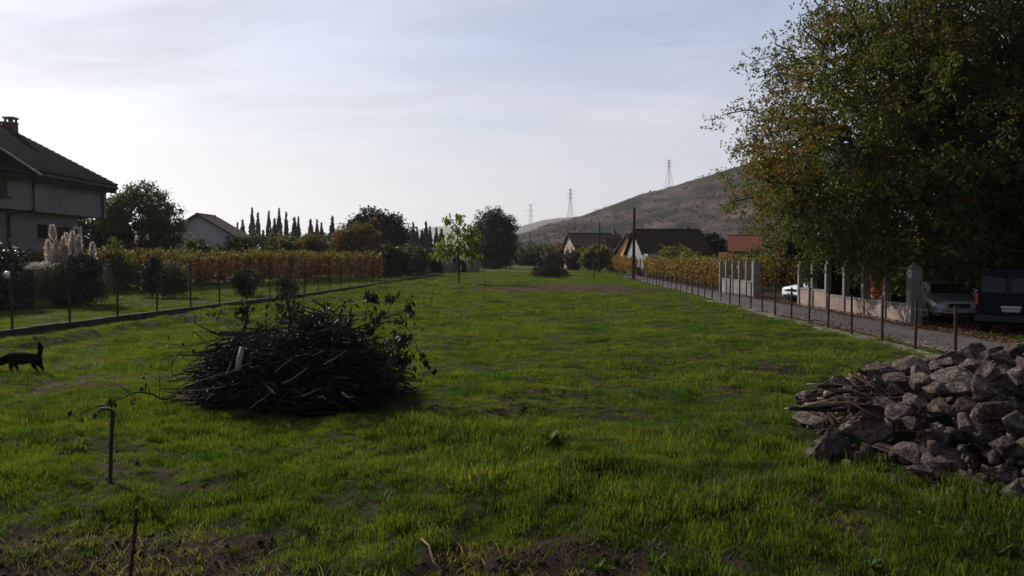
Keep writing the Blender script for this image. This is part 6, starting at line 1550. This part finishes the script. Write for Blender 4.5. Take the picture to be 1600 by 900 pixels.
def car(name, label, loc, rz, paint):
    L, W = 4.3, 1.7
    st = [(0, .30, .64, .68, .72, .60), (.05, .22, .70, .74, .79, .66), (.20, .20, .755, .79, .83, .70), (.75, .18, .83, .86, .85, .72), (1.18, .18, .89, .93, .85, .70), (1.75, .18, .92, 1.34, .85, .60), (2.05, .18, .93, 1.40, .85, .60), (2.9, .18, .94, 1.40, .85, .60), (3.25, .18, .95, 1.36, .85, .58), (3.75, .2, .96, 1.02, .84, .66), (4.15, .24, .92, .97, .80, .68), (4.25, .3, .84, .88, .74, .62), (4.3, .38, .66, .70, .64, .52)]
    t, _ = vehicle(name, label, 'car', loc, rz, L, W, st, paint, (.82, 3.38), .30, ((1.42, 1.83, 2.38, 2.38), (2.44, 2.44, 2.98, 3.38)), (1.2, 1.76), (3.72, 3.26))
    h = L / 2
    for s in (-1, 1):
        mb = MB(); mb.add([(-h + .02, s * .42, .52), (-h + .005, s * .42, .66), (-h + .10, s * .72, .68), (-h + .085, s * .74, .55), (-h + .2, s * .80, .66), (-h + .2, s * .81, .57)], [(0, 1, 2, 3), (3, 2, 4, 5)])
        mb.v = [(x - .035, y, z) for x, y, z in mb.v]; o = mb.build('headlight', M['lamp_clear'], t); sd = o.modifiers.new('s', 'SOLIDIFY'); sd.thickness = .03; sd.offset = 0
        mb = MB(); mb.box((h - .05, s * .62, .72), (.12, .26, .16)); mb.build('tail_light', M['lamp_red'], t)
        mb = MB(); mb.box((-h + 1.42, s * .93, .99), (.10, .17, .11)); mb.box((-h + 1.44, s * .85, .95), (.04, .08, .03)); mb.build('wing_mirror', M[paint], t)
    mb = MB()
    for k in range(3): mb.box((-h - .0, 0, .55 + .045 * k), (.03, .66, .022))
    mb.box((-h + .005, 0, .595), (.02, .70, .14)); g = mb.build('grille', M['dark'], t)
    mb = MB(); mb.box((-h - .02, 0, .40), (.16, 1.30, .13)); bp = mb.build('front_bumper', M[paint], t); bv = bp.modifiers.new('b', 'BEVEL'); bv.width = .04; bv.segments = 3
    mb = MB(); mb.box((-h - .0, 0, .275), (.08, 1.2, .09)); mb.build('air_intake', M['dark'], t)
    mb = MB(); mb.box((-h - .108, 0, .40), (.012, .48, .10)); mb.build('number_plate', M['plate'], t)
    mb = MB(); mb.box((h - .02, 0, .45), (.14, 1.34, .2)); bp = mb.build('rear_bumper', M[paint], t); bv = bp.modifiers.new('b', 'BEVEL'); bv.width = .04; bv.segments = 3
    mb = MB()
    for x in (2.41,):
        for s in (-1, 1): mb.box((x - h, s * .853, .62), (.012, .01, .6))
    mb.build('door_seam', M['dark'], t, kind='stuff')
    for x in (2.28, 3.2):
        for s in (-1, 1): mb = MB(); mb.box((x - h, s * .858, .80), (.16, .025, .03)); mb.build('door_handle', M[paint], t)
    return t
car('parked_car', 'dusty silver grey car parked nose out under the big tree', (16.65, 31.0, .08), math.radians(75.5), 'silver')
car('parked_car', 'white car parked in the driveway gap, nose towards the road', (17.05, 44.2, .06), math.radians(24), 'white_paint')
def van():
    L, W = 4.7, 1.86
    st = [(0, .45, .70, .76, .72, .60), (.08, .3, .85, .95, .84, .74), (.5, .22, 1.0, 1.08, .92, .80), (.95, .22, 1.12, 1.22, .93, .80), (1.6, .22, 1.18, 1.86, .93, .78), (1.95, .22, 1.18, 1.93, .93, .79), (4.45, .24, 1.18, 1.93, .93, .80), (4.6, .26, 1.17, 1.88, .92, .79), (4.68, .30, 1.10, 1.2, .90, .82), (4.7, .36, 1.0, 1.06, .87, .80)]
    t, _ = vehicle('van', 'dark blue van seen from behind at the right edge', 'van', (17.0, 26.5, .08), math.radians(-135), L, W, st, 'navy_paint', (.95, 3.8), .33, ((1.3, 1.7, 2.3, 2.3), (2.45, 2.45, 3.3, 3.3), (3.45, 3.45, 4.2, 4.2)), (.97, 1.6), None)
    h = L / 2
    for s in (-1, 1):
        mb = MB(); mb.box((h - .055, s * .40, 1.50), (.02, .68, .52), m=Matrix.Rotation(math.radians(-9), 3, 'Y')); mb.build('rear_window', M['dark_glass'], t)
        mb = MB(); mb.box((h - .01, s * .855, 1.02), (.08, .09, .34)); mb.build('tail_light', M['lamp_red'], t)
        mb = MB(); mb.box((-h + .03, s * .66, .78), (.1, .3, .2)); mb.build('headlight', M['lamp_clear'], t)
        mb = MB(); mb.box((-h + 1.45, s * 1.03, 1.32), (.12, .2, .26)); mb.build('wing_mirror', M['dark'], t)
    mb = MB(); mb.box((h + .012, 0, .78), (.012, .012, .9)); mb.box((h - .05, 0, 1.5), (.03, .03, .56), m=Matrix.Rotation(math.radians(-9), 3, 'Y')); mb.build('door_gap', M['dark'], t, kind='stuff')
    mb = MB(); mb.box((h + .03, .1, .80), (.03, .56, .06)); mb.build('plate_light_bar', M['rim'], t)
    mb = MB(); mb.box((h + .02, .1, .70), (.012, .50, .11)); mb.build('number_plate', M['plate'], t)
    mb = MB(); mb.box((h + .03, 0, .42), (.16, 1.78, .2)); bp = mb.build('rear_bumper', M['dark'], t); bv = bp.modifiers.new('b', 'BEVEL'); bv.width = .03; bv.segments = 2
    mb = MB(); mb.box((h + .025, .08, 1.0), (.04, .03, .14)); mb.build('door_handle', M['dark'], t)
van()
# ------------------------------------------------------------------ haze
def haze():
    mb = MB(); x0, x1, y0, y1, z0, z1 = -4200, 4200, -300, 6700, -40, 420
    mb.box(((x0 + x1) / 2, (y0 + y1) / 2, (z0 + z1) / 2), (x1 - x0, y1 - y0, z1 - z0))
    m = bpy.data.materials.new('thin_haze'); m.use_nodes = True; t = m.node_tree
    t.nodes.remove(t.nodes['Principled BSDF']); v = t.nodes.new('ShaderNodeVolumePrincipled')
    v.inputs['Color'].default_value = (1, 1, 1, 1); v.inputs['Density'].default_value = .00011; v.inputs['Anisotropy'].default_value = .5
    t.links.new(v.outputs[0], t.nodes['Material Output'].inputs['Volume'])
    o = mb.build('haze', m); o['kind'] = 'stuff'; o['label'] = 'thin pale haze in the air over the valley'; o['category'] = 'haze'
haze()
